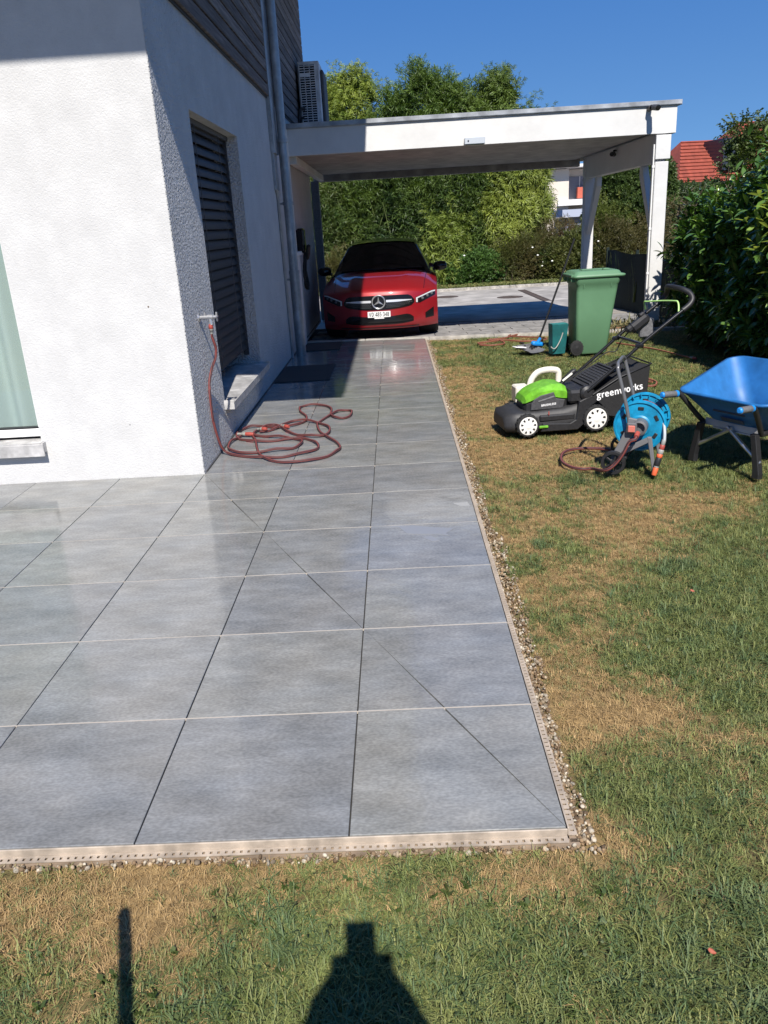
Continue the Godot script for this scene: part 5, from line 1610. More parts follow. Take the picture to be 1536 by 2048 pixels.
func bin_corner() -> void:
	var t := thing("wheelie_bin", "tall green wheelie bin with closed lid standing by the carport", "bin", v(1.925, -0.01, -8.03), 0.05)
	t.scale = v(0.815, 0.935, 0.83)
	var mb := MB.new()
	var rings := []
	var ring := func(x0, x1, w, y, r) -> Array:
		var out := []
		for c in [[x1 - r, -(w - r), 0.0], [x0 + r, -(w - r), PI / 2], [x0 + r, w - r, PI], [x1 - r, w - r, PI * 1.5]]:
			for k in 5:
				var a: float = c[2] + PI / 2 * k / 4.0
				out.append(v(c[0] + r * cos(a), y, c[1] - r * sin(a)))
		return out
	for q in [[-0.25, 0.17, 0.21, 0.01, 0.05], [-0.27, 0.195, 0.225, 0.03, 0.05], [-0.28, 0.255, 0.25, 0.5, 0.05], [-0.285, 0.30, 0.265, 0.78, 0.05], [-0.287, 0.315, 0.27, 0.86, 0.05], [-0.30, 0.325, 0.285, 0.875, 0.05], [-0.305, 0.33, 0.29, 0.945, 0.05]]:
		rings.append(ring.call(q[0], q[1], q[2], q[3], q[4]))
	mb.loft(rings, 1)
	obj("body", mb, M.bin, t)
	mb = MB.new()
	rings = []
	for q in [[-0.34, 0.375, 0.30, 0.945], [-0.35, 0.40, 0.315, 0.955], [-0.35, 0.40, 0.315, 0.975], [-0.33, 0.345, 0.295, 0.985], [-0.31, 0.32, 0.28, 1.018], [-0.28, 0.29, 0.25, 1.027]]:
		rings.append(ring.call(q[0], q[1], q[2], q[3], 0.06))
	mb.loft(rings, 2)
	var lid := obj("lid", mb, M.bin, t)
	mb = MB.new()
	mb.box(v(-0.02, 1.032, 0.0), v(0.30, 0.012, 0.14), 0.005)
	mb.box(v(0.16, 1.034, 0.12), v(0.09, 0.018, 0.07), 0.006)
	mb.box(v(0.40, 0.955, 0), v(0.05, 0.04, 0.36), 0.012)
	mb.tube([v(-0.345, 0.975, -0.24), v(-0.345, 0.975, 0.24)], 0.02, 10)
	obj("lid_moulding", mb, M.bin, lid)
	mb = MB.new()
	for z in [-0.20, 0.0, 0.20]: mb.box(v(-0.325, 0.93, z), v(0.07, 0.06, 0.04), 0.01)
	obj("hinge", mb, M.bin, t)
	mb = MB.new()
	for x in [-0.19, 0.20]: mb.box(v(x, 0.855, 0.275), v(0.006, 0.05, 0.02))
	obj("rib", mb, M.bin, t)
	for z in [-0.235, 0.245]: wheel_disc(0.095, 0.05, t, v(-0.265, 0.095, z), 6, M.black)
	mb = MB.new()
	mb.tube([v(-0.265, 0.095, -0.24), v(-0.265, 0.095, 0.25)], 0.012, 8)
	obj("axle", mb, M.steel, t)
	# teal box against the bin
	t = thing("teal_box", "upright teal box leaning between the broom and the green bin", "box", v(1.53, 0.0, -8.02), 0.25)
	mb = MB.new()
	mb.prism(PackedVector2Array([Vector2(-0.085, 0.0), Vector2(0.075, -0.005), Vector2(0.115, 0.345), Vector2(-0.095, 0.355)]), -0.06, 0.06, 0.004)
	obj("carton", mb, M.teal, t)
	mb = MB.new()
	mb.box(v(0.01, 0.352, 0), v(0.19, 0.006, 0.10))
	obj("flap", mb, mat(0.03, 0.20, 0.20, 0.5), t)
	mb = MB.new()
	mb.tube(spline([v(-0.13, 0.10, 0.10), v(-0.10, 0.075, 0.11), v(-0.06, 0.09, 0.105), v(0.0, 0.17, 0.085), v(0.035, 0.25, 0.075)], 4), 0.007, 8)
	tag(obj("bent_rod", mb, M.conn_grey, null), "pale bent rod leaning on the teal box", "rod")
	get_node("bent_rod").position = v(1.53, 0.0, -8.02)
	get_node("bent_rod").rotation.y = 0.25
	# broom leaning on the bin
	t = thing("broom", "long black handled broom with blue head leaning towards the green bin", "broom")
	mb = MB.new()
	mb.tube([v(1.345, 0.10, -8.30), v(1.60, 0.85, -8.24), v(1.745, 1.30, -8.20)], 0.0125, 10)
	obj("pole", mb, M.black, t)
	mb = MB.new()
	mb.xf = Transform3D(Basis.from_euler(v(0.2, 0.4, -0.2)), v(1.335, 0.075, -8.29))
	mb.box(v(0, 0.01, 0), v(0.17, 0.05, 0.07), 0.015)
	mb.tube([v(0, 0.02, 0), v(0.015, 0.09, 0)], [0.025, 0.017], 10)
	obj("head", mb, M.blue_part, t)
	mb = MB.new()
	for i in 90:
		var x := rnd(-0.08, 0.08)
		var z := rnd(-0.028, 0.028)
		mb.xf = Transform3D(Basis.from_euler(v(0.2, 0.4, -0.2)), v(1.335, 0.075, -8.29))
		mb.tube([v(x, -0.01, z), v(x * 1.25, -0.075, z * 1.5)], 0.0025, 4)
	tag(obj("bristles", mb, M.black, t), "", "", "", "stuff")
	# dustpan
	t = thing("dustpan", "grey dustpan lying on the grass at the foot of the broom", "dustpan", v(1.24, -0.005, -8.20), 0.5)
	mb = MB.new()
	mb.grid(func(a, b): return v(lerpf(-0.13, 0.13, a), 0.012 + 0.05 * b * b + 0.03 * pow(absf(a * 2 - 1), 4.0), lerpf(0.12, -0.12, b)), 10, 6)
	mb.grid(func(a, b): return v(lerpf(-0.13, 0.13, a), 0.008 + 0.05 * b * b + 0.03 * pow(absf(a * 2 - 1), 4.0), lerpf(0.12, -0.12, b)), 10, 6, 1, true)
	mb.box(v(0, 0.065, -0.125), v(0.26, 0.05, 0.008), 0.003)
	obj("pan", mb, M.mid_grey, t)
	mb = MB.new()
	mb.tube([v(0.0, 0.07, -0.12), v(0.03, 0.09, -0.2), v(0.05, 0.085, -0.28)], 0.013, 8)
	obj("pan_handle", mb, M.black, t)
	t = thing("white_scraper", "small white flat scraper on the grass left of the dustpan", "scraper", v(1.10, 0.03, -8.22), 0.3)
	mb = MB.new()
	mb.xf = Transform3D(Basis(Vector3.BACK, -0.12), Vector3.ZERO)
	mb.box(v(0, 0.035, 0), v(0.15, 0.012, 0.10), 0.004)
	obj("blade", mb, M.white_plastic, t)
	mb = MB.new()
	mb.xf = Transform3D(Basis(Vector3.BACK, -0.12), Vector3.ZERO)
	mb.box(v(0.03, 0.018, 0), v(0.05, 0.024, 0.04), 0.006)
	obj("back_grip", mb, M.black, t)
	# cream hand tool half hidden behind the mower
	t = thing("cream_hand_tool", "cream plastic tool with a loop handle behind the mower", "hand tool", v(0.86, -0.01, -5.42), 0.12)
	mb = MB.new()
	mb.box(v(-0.17, 0.09, 0), v(0.13, 0.15, 0.16), 0.012)
	obj("box_end", mb, M.cream_plastic, t)
	mb = MB.new()
	mb.box(v(0.05, 0.08, 0), v(0.32, 0.15, 0.13), 0.03)
	obj("body", mb, M.cream_plastic, t)
	mb = MB.new()
	mb.tube(spline([v(-0.09, 0.12, 0), v(-0.075, 0.20, 0), v(-0.02, 0.265, 0), v(0.06, 0.285, 0), v(0.14, 0.28, 0), v(0.175, 0.26, 0), v(0.18, 0.20, 0), v(0.18, 0.12, 0)], 4), [0.026], 12) if false else mb.tube(spline([v(-0.09, 0.12, 0), v(-0.075, 0.20, 0), v(-0.02, 0.265, 0), v(0.06, 0.285, 0), v(0.14, 0.28, 0), v(0.175, 0.26, 0), v(0.18, 0.20, 0), v(0.18, 0.12, 0)], 4), 0.027, 12)
	obj("loop_handle", mb, M.cream_plastic, t)

func leaf_mesh(l: float, w: float, fold: float, droop: float, n := 4) -> ArrayMesh:   # one leaf from its stalk along +z
	var st := SurfaceTool.new()
	st.begin(Mesh.PRIMITIVE_TRIANGLES)
	st.set_color(Color.WHITE)
	st.set_smooth_group(1)
	for i in n:
		var a := float(i) / n
		var b := float(i + 1) / n
		var wa := w * 0.5 * pow(sin(PI * clampf(a * 0.94 + 0.03, 0, 1)), 0.8)
		var wb := w * 0.5 * pow(sin(PI * clampf(b * 0.94 + 0.03, 0, 1)), 0.8)
		var ya := -droop * a * a
		var yb := -droop * b * b
		var ca := v(0, ya, a * l)
		var cb := v(0, yb, b * l)
		for s in [-1.0, 1.0]:
			var ea := v(s * wa, ya + fold * wa, a * l)
			var eb := v(s * wb, yb + fold * wb, b * l)
			var q := [ca, cb, eb, ca, eb, ea] if s < 0 else [ca, eb, cb, ca, ea, eb]
			for p in q: st.add_vertex(p)
	st.generate_normals()
	return st.commit()

func spray_mesh(count: int, l: float, w: float, spread: float, droop: float, sd: int, seg := 2, stem := 0.0) -> ArrayMesh:   # leaves round a twig that grows along +z
	var r := RandomNumberGenerator.new()
	r.seed = sd
	var st := SurfaceTool.new()
	st.begin(Mesh.PRIMITIVE_TRIANGLES)
	for i in count:
		var along := stem * (i + 0.5) / count
		var yaw := r.randf_range(-1.0, 1.0) * spread
		var pit := r.randf_range(-0.7, 0.7) * spread - droop * 0.3
		var b := Basis.from_euler(v(-pit, yaw, r.randf_range(-0.9, 0.9)))
		var k := r.randf_range(0.7, 1.15)
		var c := r.randf_range(0.72, 1.25)
		st.set_color(Color(c, c, c * r.randf_range(0.8, 1.1)))
		for j in seg:
			var a0 := float(j) / seg
			var a1 := float(j + 1) / seg
			var w0 := w * 0.5 * sin(PI * clampf(a0 * 0.9 + 0.08, 0, 1)) * k
			var w1 := w * 0.5 * sin(PI * clampf(a1 * 0.9 + 0.08, 0, 1)) * k
			if j == seg - 1: w1 = 0.0
			var p0 := v(0, -droop * l * a0 * a0, a0 * l * k)
			var p1 := v(0, -droop * l * a1 * a1, a1 * l * k)
			var o := v(r.randf_range(-0.01, 0.01), 0, along)
			var q := [p0 + v(-w0, 0, 0), p0 + v(w0, 0, 0), p1 + v(w1, 0, 0), p1 + v(-w1, 0, 0)]
			for t in ([0, 1, 2, 0, 2, 3] if w1 > 0.0 else [0, 1, 2]): st.add_vertex(o + b * q[t])
	st.generate_normals()
	return st.commit()

func aim(dir: Vector3, roll: float) -> Basis:   # +z along dir
	var z := dir.normalized()
	var x := Vector3.UP.cross(z)
	if x.length() < 0.05: x = Vector3.RIGHT
	x = x.normalized()
	return Basis(x, z.cross(x), z) * Basis(Vector3.BACK, roll)

func hedge() -> void:
	var t := thing("laurel_hedge", "dense dark laurel hedge with large glossy leaves along the lawn", "hedge")
	var n := FastNoiseLite.new(); n.seed = 77; n.frequency = 0.9; n.fractal_octaves = 3
	var lm := leaf_mesh(0.135, 0.052, 0.35, 0.03, 4)
	# dark woody inside
	var top := func(z: float) -> float: return 1.47 + 0.52 * smoothstep(-8.0, -5.8, z)
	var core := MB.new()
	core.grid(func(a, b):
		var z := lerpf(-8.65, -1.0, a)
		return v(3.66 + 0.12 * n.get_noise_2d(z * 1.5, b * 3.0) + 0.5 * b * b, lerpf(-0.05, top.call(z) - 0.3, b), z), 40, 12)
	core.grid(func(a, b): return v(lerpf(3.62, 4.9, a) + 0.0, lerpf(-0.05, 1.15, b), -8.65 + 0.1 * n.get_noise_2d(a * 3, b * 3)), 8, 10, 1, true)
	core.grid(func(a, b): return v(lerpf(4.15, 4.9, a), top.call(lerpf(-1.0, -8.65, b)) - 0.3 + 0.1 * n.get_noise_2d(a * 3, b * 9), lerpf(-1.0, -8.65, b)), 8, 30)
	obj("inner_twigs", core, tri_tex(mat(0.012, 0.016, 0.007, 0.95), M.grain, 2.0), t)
	var stems := MB.new()
	for i in 26:
		var z := lerpf(-8.7, -4.2, i / 25.0) + rnd(-0.1, 0.1)
		var x := 3.45 + rnd(-0.12, 0.15)
		stems.tube(spline([v(x, -0.08, z), v(x - 0.05 + rnd(-0.08, 0.08), 0.7, z + rnd(-0.1, 0.1)), v(x - 0.1 + rnd(-0.15, 0.1), 1.5, z + rnd(-0.2, 0.2)), v(x + rnd(-0.2, 0.2), 1.8, z + rnd(-0.3, 0.3))], 3), [0.016, 0.016, 0.015, 0.015, 0.014, 0.013, 0.012, 0.010, 0.008, 0.006], 6)
	obj("stems", stems, M.bark, t)
	var xs := []
	var cs := []
	var shoots := 2950
	for i in shoots:
		var z := rnd(-8.8, -3.6) if i < 2500 else rnd(-3.6, -1.0)
		var o: Vector3
		var out: Vector3
		var kind := rng.randf()
		if kind < 0.62:
			var y: float = rnd(0.02, top.call(z) + 0.1)
			var bulge := 0.32 * n.get_noise_2d(z * 0.9, y * 1.1) + 0.12 * sin(y * 1.2)
			o = v(3.34 - bulge - rnd(0, 0.1) + (0.22 if y < 0.25 else 0.0) + 0.45 * pow(y / (top.call(z) + 0.1), 4.0), y, z)
			out = v(-1.0, rnd(0.1, 0.9), rnd(-0.3, 0.9))
		elif kind < 0.90:
			var x := rnd(3.2, 4.8)
			o = v(x, top.call(z) + 0.18 * n.get_noise_2d(z * 0.9, x * 1.3) + rnd(-0.12, 0.15), z)
			out = v(rnd(-0.6, 0.3), 1.0, rnd(-0.5, 0.6))
		else:
			var x := rnd(3.3, 4.8)
			o = v(x, rnd(0.1, 1.5), -8.75 - rnd(0, 0.15))
			out = v(rnd(-0.5, 0.3), rnd(0.0, 0.8), -1.0)
		if i >= 2750:   # the loose end of the row
			o = v(rnd(3.5, 4.6), rnd(0.1, 1.55), rnd(-9.65, -8.75))
			out = v(rnd(-1.0, -0.2), rnd(0.0, 0.7), rnd(-0.7, 0.2))
		out = out.normalized()
		var young := n.get_noise_3d(o.x * 2.2, o.y * 2.2, o.z * 2.2) > 0.22 and rng.randf() < 0.55
		var nl := 7 + rng.randi() % 4
		var ls := rnd(0.18, 0.34)
		var sway := v(rnd(-0.25, 0.25), rnd(-0.05, 0.25), rnd(-0.25, 0.25))
		for k in nl:
			var f := float(k) / (nl - 1)
			var p := o + (out + sway * f) * ls * (f - 0.45)
			var a := k * 2.4
			var side := out.cross(Vector3.UP).normalized()
			var up := side.cross(out)
			var dir := (out * lerpf(0.25, 0.9, f) + (side * cos(a) + up * sin(a)) * 0.75 + v(0, -0.12, 0)).normalized()
			var s := rnd(0.7, 1.12) * (0.8 if young else 1.0)
			var c := Color(0.050, 0.115, 0.027).lerp(Color(0.105, 0.19, 0.040), rng.randf())
			if young and f > 0.4: c = Color(0.13, 0.22, 0.04).lerp(Color(0.20, 0.28, 0.06), rng.randf())
			xs.append(Transform3D(aim(dir, rnd(-0.5, 0.5)).scaled_local(v(s, s, s)), p))
			cs.append(c)
	# the leaves that show largest are pieces of their own
	var order := []
	for i in xs.size():
		var p: Vector3 = xs[i].origin
		if p.z > -5.3: continue
		var e := p - v(-0.4, 1.58, 1.77)
		order.append([e.length() + (p.x - 3.2) * 2.0, i])
	order.sort_custom(func(a, b): return a[0] < b[0])
	var single := {}
	var lms := []
	for q in [[0.058, 0.125, 0.029], [0.078, 0.155, 0.034], [0.095, 0.18, 0.038], [0.20, 0.30, 0.06]]:
		var m: StandardMaterial3D = M.gloss_leaf.duplicate()
		m.vertex_color_use_as_albedo = false
		m.albedo_color = Color(q[0], q[1], q[2]).linear_to_srgb()
		lms.append(m)
	for k in mini(300, order.size()):
		var i: int = order[k][1]
		single[i] = true
		var o := inst("leaf", lm, lms[3 if cs[i].g > 0.15 else rng.randi() % 3], t)
		o.transform = xs[i]
	var x2 := []
	var c2 := []
	for i in xs.size():
		if single.has(i): continue
		x2.append(xs[i]); c2.append(cs[i])
	multi("foliage", lm, M.gloss_leaf, x2, c2, t)

func blob_plant(called: String, label: String, cat: String, group: String, lobes: Array, count: int, mesh: Mesh, m: Material, ca: Color, cb: Color, ragged: float, droop: float, trunk: Array, plumes := 0) -> Node3D:
	# lobes: [centre, radii]; twigs spread through the lobes, thicker near their skins, with gaps
	var base: Vector3 = lobes[0][0]
	var t := thing(called, label, cat, v(base.x, gy(base.z), base.z), 0, group)
	var n := FastNoiseLite.new(); n.seed = called.hash() % 1000 + int(base.x * 13); n.frequency = 0.75; n.fractal_octaves = 3
	var tot := 0.0
	for l in lobes: tot += l[1].x * l[1].y + l[1].y * l[1].z
	var xs := []
	var cs := []
	for l in lobes:
		var c: Vector3 = l[0]
		var rr: Vector3 = l[1]
		for i in int(1.7 * (0.5 if c.y > 3.8 else 1.0) * count * (rr.x * rr.y + rr.y * rr.z) / tot):
			var d := v(rng.randfn(), rng.randfn(), rng.randfn()).normalized()
			if d.z < -0.35 and rng.randf() < 0.7: d.z = -d.z
			var f := pow(rng.randf(), 0.35)
			var k := 1.0 + ragged * n.get_noise_3dv((c + d * rr) * 1.3)
			var p := c + d * rr * f * k
			if p.y < gy(p.z) + 0.05: continue
			var hole := n.get_noise_3dv(p * 1.1 + v(50, 0, 0))
			if hole < -0.25 and rng.randf() < 0.6: continue
			var dir := (d + v(0, 0.35 - droop, 0) + v(rnd(-0.6, 0.6), rnd(-0.5, 0.5), rnd(-0.6, 0.6))).normalized()
			var s := rnd(0.75, 1.25)
			xs.append(Transform3D(aim(dir, rnd(-1.5, 1.5)).scaled_local(v(s, s, s)), p - t.position))
			cs.append(ca.lerp(cb, clampf(0.5 + 0.9 * n.get_noise_3dv(p * 0.8 + v(0, 90, 0)) + rnd(-0.3, 0.3), 0, 1)) * rnd(0.8, 1.2))
	for i in plumes:   # arching leafy tops
		var l: Array = lobes[rng.randi() % lobes.size()]
		var l2: Array = lobes[rng.randi() % lobes.size()]
		if l2[0].y > l[0].y: l = l2
		var d := v(rng.randfn(), absf(rng.randfn()) + 0.5, rng.randfn() * 0.6).normalized()
		var p: Vector3 = l[0] + d * l[1] * 0.85
		var dir := (d * 0.5 + v(rnd(-0.35, 0.35), 1.0, rnd(-0.2, 0.2))).normalized()
		var bend := v(rnd(-0.5, 0.5), -0.5, rnd(-0.3, 0.3))
		var ln := rnd(0.5, 1.5)
		var nk := 16
		for k in nk:
			var f := float(k) / nk
			var q := p + (dir + bend * f * 0.6) * ln * f
			var sd := v(rng.randfn(), rng.randfn() * 0.4 + 0.1, rng.randfn()).normalized()
			var s := lerpf(1.15, 0.55, f) * rnd(0.8, 1.15)
			xs.append(Transform3D(aim((sd + dir * 0.6).normalized(), rnd(-1.5, 1.5)).scaled_local(v(s, s, s)), q + sd * 0.10 * (1.0 - f * 0.7) - t.position))
			cs.append(ca.lerp(cb, clampf(0.4 + 0.4 * f + rnd(-0.3, 0.3), 0, 1)) * rnd(0.85, 1.2))
	multi("foliage", mesh, m, xs, cs, t)
	if trunk.size():
		var tb := MB.new()
		for i in int(trunk[0]):
			var a := rnd(0, TAU)
			var r0: float = trunk[2] * sqrt(rng.randf())
			var p0 := v(cos(a) * r0, -0.05, sin(a) * r0 * 0.6)
			var h: float = trunk[1] * rnd(0.7, 1.1)
			var lean := v(rnd(-0.25, 0.25), 0, rnd(-0.2, 0.2)) * h
			tb.tube(spline([p0, p0 + v(0, h * 0.5, 0) + lean * 0.2, p0 + v(0, h, 0) + lean], 3), [trunk[3], trunk[3], trunk[3] * 0.9, trunk[3] * 0.8, trunk[3] * 0.65, trunk[3] * 0.5, trunk[3] * 0.3], 6)
		obj("stems", tb, trunk[4], t)
	return t

func backdrop() -> void:
	var bam := spray_mesh(11, 0.17, 0.024, 1.15, 0.5, 4, 3, 0.16)
	var bam2 := spray_mesh(13, 0.15, 0.020, 1.3, 0.7, 5, 3, 0.2)
	var broad := spray_mesh(12, 0.085, 0.045, 1.3, 0.25, 6, 2, 0.14)
	var fine := spray_mesh(16, 0.075, 0.016, 1.4, 0.3, 7, 2, 0.2)
	var G := "bamboos behind the road"
	var mk := func(label, lobes, count, mesh, ca, cb, h): blob_plant("bamboo_clump", label, "bamboo", G, lobes, count, mesh, M.leaf, ca, cb, 0.55, 0.35, [14, h, 0.9, 0.022, M.culm], int(count / 32.0))
	var dk := Color(0.060, 0.120, 0.026)
	var md := Color(0.155, 0.235, 0.046)
	var yl := Color(0.32, 0.38, 0.065)
	mk.call("light green bamboo rising left of the gap, next to the air conditioner", [[v(-1.9, 3.4, -26.5), v(1.25, 2.0, 0.9)], [v(-1.5, 4.9, -26.7), v(0.9, 0.75, 0.7)], [v(-2.3, 4.6, -26.5), v(0.7, 0.7, 0.6)], [v(-3.6, 2.6, -26.4), v(1.2, 2.2, 0.8)]], 4200, bam2, md, yl, 4.2)
	mk.call("tallest dark green bamboo standing behind the middle of the carport roof", [[v(0.75, 3.4, -25.9), v(1.4, 1.6, 0.9)], [v(0.8, 4.9, -26.0), v(0.45, 0.6, 0.5)], [v(0.0, 4.5, -26.0), v(0.45, 0.5, 0.5)], [v(1.5, 4.6, -26.1), v(0.45, 0.5, 0.5)], [v(-0.5, 3.7, -26.0), v(0.6, 0.7, 0.6)]], 4800, bam, dk, md, 5.0)
	mk.call("mid green bamboo with one feathery spire right of the tallest clump", [[v(2.6, 3.2, -26.2), v(1.1, 1.6, 0.9)], [v(3.1, 4.6, -26.2), v(0.35, 0.65, 0.4)], [v(2.2, 4.3, -26.2), v(0.45, 0.5, 0.5)], [v(3.8, 3.9, -26.3), v(0.6, 0.4, 0.6)]], 4000, bam2, md, Color(0.13, 0.19, 0.04), 4.6)
	mk.call("yellow green bamboo at the right end of the row beside the far balcony", [[v(3.6, 2.0, -25.2), v(0.9, 1.0, 0.8)], [v(3.8, 2.75, -25.2), v(0.7, 0.6, 0.6)], [v(3.1, 1.4, -25.1), v(0.9, 0.9, 0.7)]], 2800, bam2, Color(0.15, 0.21, 0.04), yl, 2.8)
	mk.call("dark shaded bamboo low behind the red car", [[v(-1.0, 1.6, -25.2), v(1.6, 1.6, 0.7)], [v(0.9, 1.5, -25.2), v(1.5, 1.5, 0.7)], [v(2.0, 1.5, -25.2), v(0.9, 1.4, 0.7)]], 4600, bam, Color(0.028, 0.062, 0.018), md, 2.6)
	mk.call("bright yellow green young bamboo just right of the red car", [[v(1.15, 0.75, -24.5), v(0.55, 0.75, 0.5)], [v(1.4, 0.2, -24.4), v(0.45, 0.5, 0.4)]], 800, bam2, Color(0.13, 0.20, 0.035), Color(0.24, 0.30, 0.05), 1.4)
	mk.call("narrow bamboo seen in the gap between the house wall and the rear post", [[v(-3.1, 1.3, -25.0), v(0.8, 1.4, 0.6)], [v(-2.3, 1.2, -25.0), v(0.7, 1.3, 0.6)]], 1500, bam, dk, Color(0.14, 0.17, 0.05), 2.2)
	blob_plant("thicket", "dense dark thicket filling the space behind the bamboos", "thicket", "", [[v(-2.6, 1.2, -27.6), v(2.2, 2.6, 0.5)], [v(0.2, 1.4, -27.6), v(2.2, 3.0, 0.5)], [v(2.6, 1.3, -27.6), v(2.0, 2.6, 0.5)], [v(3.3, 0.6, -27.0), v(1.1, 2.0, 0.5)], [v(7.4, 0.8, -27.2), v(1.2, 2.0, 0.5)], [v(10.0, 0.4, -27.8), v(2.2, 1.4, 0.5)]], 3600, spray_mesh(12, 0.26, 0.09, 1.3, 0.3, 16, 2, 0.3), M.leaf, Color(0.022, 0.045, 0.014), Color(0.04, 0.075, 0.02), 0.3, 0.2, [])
	# scrub in front of the bamboo
	var S := "wild shrubs along the verge"
	var sk := func(label, lobes, count, mesh, ca, cb): blob_plant("wild_shrub", label, "shrub", S, lobes, count, mesh, M.leaf, ca, cb, 0.5, 0.1, [16, 0.9, 0.7, 0.008, M.bark])
	sk.call("brown tinged weedy shrub left of the red car roof", [[v(-2.0, 0.2, -24.2), v(0.9, 0.7, 0.4)], [v(-0.9, 0.15, -24.2), v(0.7, 0.6, 0.4)]], 1000, fine, Color(0.10, 0.085, 0.03), Color(0.16, 0.17, 0.05))
	sk.call("fresh green leafy shrub right of the car at the verge", [[v(2.3, 0.15, -24.3), v(0.75, 0.6, 0.4)], [v(1.6, 0.0, -24.2), v(0.6, 0.45, 0.4)]], 1100, broad, Color(0.05, 0.11, 0.025), Color(0.10, 0.19, 0.045))
	sk.call("dry brown grassy shrub in the middle of the verge", [[v(3.4, 0.3, -24.3), v(0.8, 0.75, 0.4)], [v(4.2, 0.5, -24.4), v(0.7, 0.9, 0.4)]], 1300, fine, Color(0.13, 0.10, 0.04), Color(0.12, 0.14, 0.04))
	sk.call("green shrub dotted with white blossom behind the broom pole", [[v(4.6, 0.2, -24.2), v(0.7, 0.65, 0.4)], [v(5.3, 0.3, -24.3), v(0.7, 0.8, 0.4)]], 1200, broad, Color(0.055, 0.09, 0.025), Color(0.13, 0.14, 0.04))
	sk.call("brown and green tangle behind the rear right carport post", [[v(6.3, 0.5, -24.4), v(0.9, 0.9, 0.5)], [v(7.4, 0.4, -24.6), v(0.9, 0.9, 0.5)]], 1300, fine, Color(0.09, 0.09, 0.03), Color(0.15, 0.13, 0.05))
	sk.call("bronze twiggy shrub under the far balcony", [[v(5.0, 0.7, -25.0), v(0.6, 0.6, 0.4)]], 420, fine, Color(0.16, 0.10, 0.05), Color(0.13, 0.12, 0.05))
	# white blossoms
	var fm := SphereMesh.new(); fm.radius = 0.035; fm.height = 0.05; fm.radial_segments = 6; fm.rings = 3
	var xs := []
	var cs := []
	for i in 15:
		xs.append(Transform3D(Basis(Vector3.UP, rnd(0, 6)), v(rnd(-1.2, 6.4), rnd(-0.05, 0.85), rnd(-24.0, -23.75))))
		cs.append(Color(0.8, 0.8, 0.74))
	tag(multi("blossoms", fm, M.pebble, xs, cs), "scattered small white flowers in the verge shrubs", "flowers", "", "stuff")
	# dark broadleaf trees right of the balcony
	var T := "broadleaf trees beyond the road"
	blob_plant("broadleaf_tree", "dark green broadleaf tree seen between the two right carport posts", "tree", T, [[v(7.3, 1.6, -25.5), v(1.25, 1.3, 0.9)], [v(6.7, 2.4, -25.6), v(0.75, 0.7, 0.7)], [v(7.9, 2.4, -25.7), v(0.8, 0.7, 0.7)]], 4200, broad, M.leaf, Color(0.045, 0.085, 0.025), Color(0.10, 0.155, 0.04), 0.4, 0.0, [3, 3.0, 0.3, 0.06, M.bark])
	blob_plant("broadleaf_tree", "yellow green bush at the foot of the dark tree behind the carport", "tree", T, [[v(6.3, 0.9, -24.9), v(0.9, 1.0, 0.5)], [v(5.7, 0.5, -24.8), v(0.6, 0.8, 0.4)]], 1500, fine, M.leaf, Color(0.09, 0.13, 0.03), Color(0.19, 0.23, 0.05), 0.4, 0.1, [6, 1.4, 0.4, 0.02, M.bark])
	blob_plant("broadleaf_tree", "dark tree right of the front post, below the red roof", "tree", T, [[v(9.3, 1.0, -26.0), v(1.2, 1.3, 0.8)], [v(10.8, 0.9, -26.5), v(1.4, 1.1, 0.8)]], 3000, broad, M.leaf, Color(0.03, 0.06, 0.02), Color(0.08, 0.12, 0.03), 0.4, 0.0, [3, 2.5, 0.4, 0.06, M.bark])
	blob_plant("broadleaf_tree", "thin twiggy tree rising above the laurel hedge before the red roofs", "tree", T, [[v(5.5, 2.1, -13.0), v(0.32, 0.6, 0.4)], [v(5.48, 2.65, -13.0), v(0.24, 0.28, 0.3)], [v(5.75, 2.3, -13.0), v(0.3, 0.5, 0.4)], [v(6.1, 2.0, -13.0), v(0.4, 0.6, 0.4)]], 900, spray_mesh(9, 0.06, 0.034, 1.3, 0.2, 12, 2, 0.16), M.leaf, Color(0.045, 0.085, 0.02), Color(0.10, 0.135, 0.04), 0.6, 0.0, [9, 2.2, 0.4, 0.014, M.bark])
	blob_plant("broadleaf_tree", "small brown leaved bush beside the carport behind the hedge end", "tree", T, [[v(5.2, 0.9, -14.5), v(0.6, 0.7, 0.5)], [v(5.8, 0.9, -14.8), v(0.6, 0.7, 0.5)]], 700, spray_mesh(12, 0.09, 0.016, 1.4, 0.3, 14, 2, 0.2), M.leaf, Color(0.13, 0.095, 0.05), Color(0.15, 0.14, 0.06), 0.5, 0.0, [8, 1.2, 0.4, 0.012, M.bark])
	# green screening net beside the carport, tall grass behind it
	var t := thing("screen_fence", "dark green screening net fence behind the front carport post", "fence")
	var mb := MB.new()
	mb.grid(func(a, b): return v(3.95 + 0.02 * sin(a * 25.0) * b, lerpf(gy(lerpf(-15.3, -9.6, a)) - 0.05, 0.84 + 0.02 * sin(a * 17.0), b), lerpf(-15.3, -9.6, a)), 30, 4, 1, true)
	mb.grid(func(a, b): return v(3.965 + 0.02 * sin(a * 25.0) * b, lerpf(gy(lerpf(-15.3, -9.6, a)) - 0.05, 0.84 + 0.02 * sin(a * 17.0), b), lerpf(-15.3, -9.6, a)), 30, 4)
	obj("net", mb, M.green_net, t)
	mb = MB.new()
	mb.box(v(3.955, 0.35, -15.3), v(0.05, 1.1, 0.05))
	obj("fence_post", mb, M.green_net, t)
	for z in [-13.4, -11.5, -9.65]:
		mb = MB.new()
		mb.box(v(4.0, 0.35, z), v(0.05, 1.1, 0.05))
		obj("fence_post", mb, M.green_net, t)
	xs = []
	cs = []
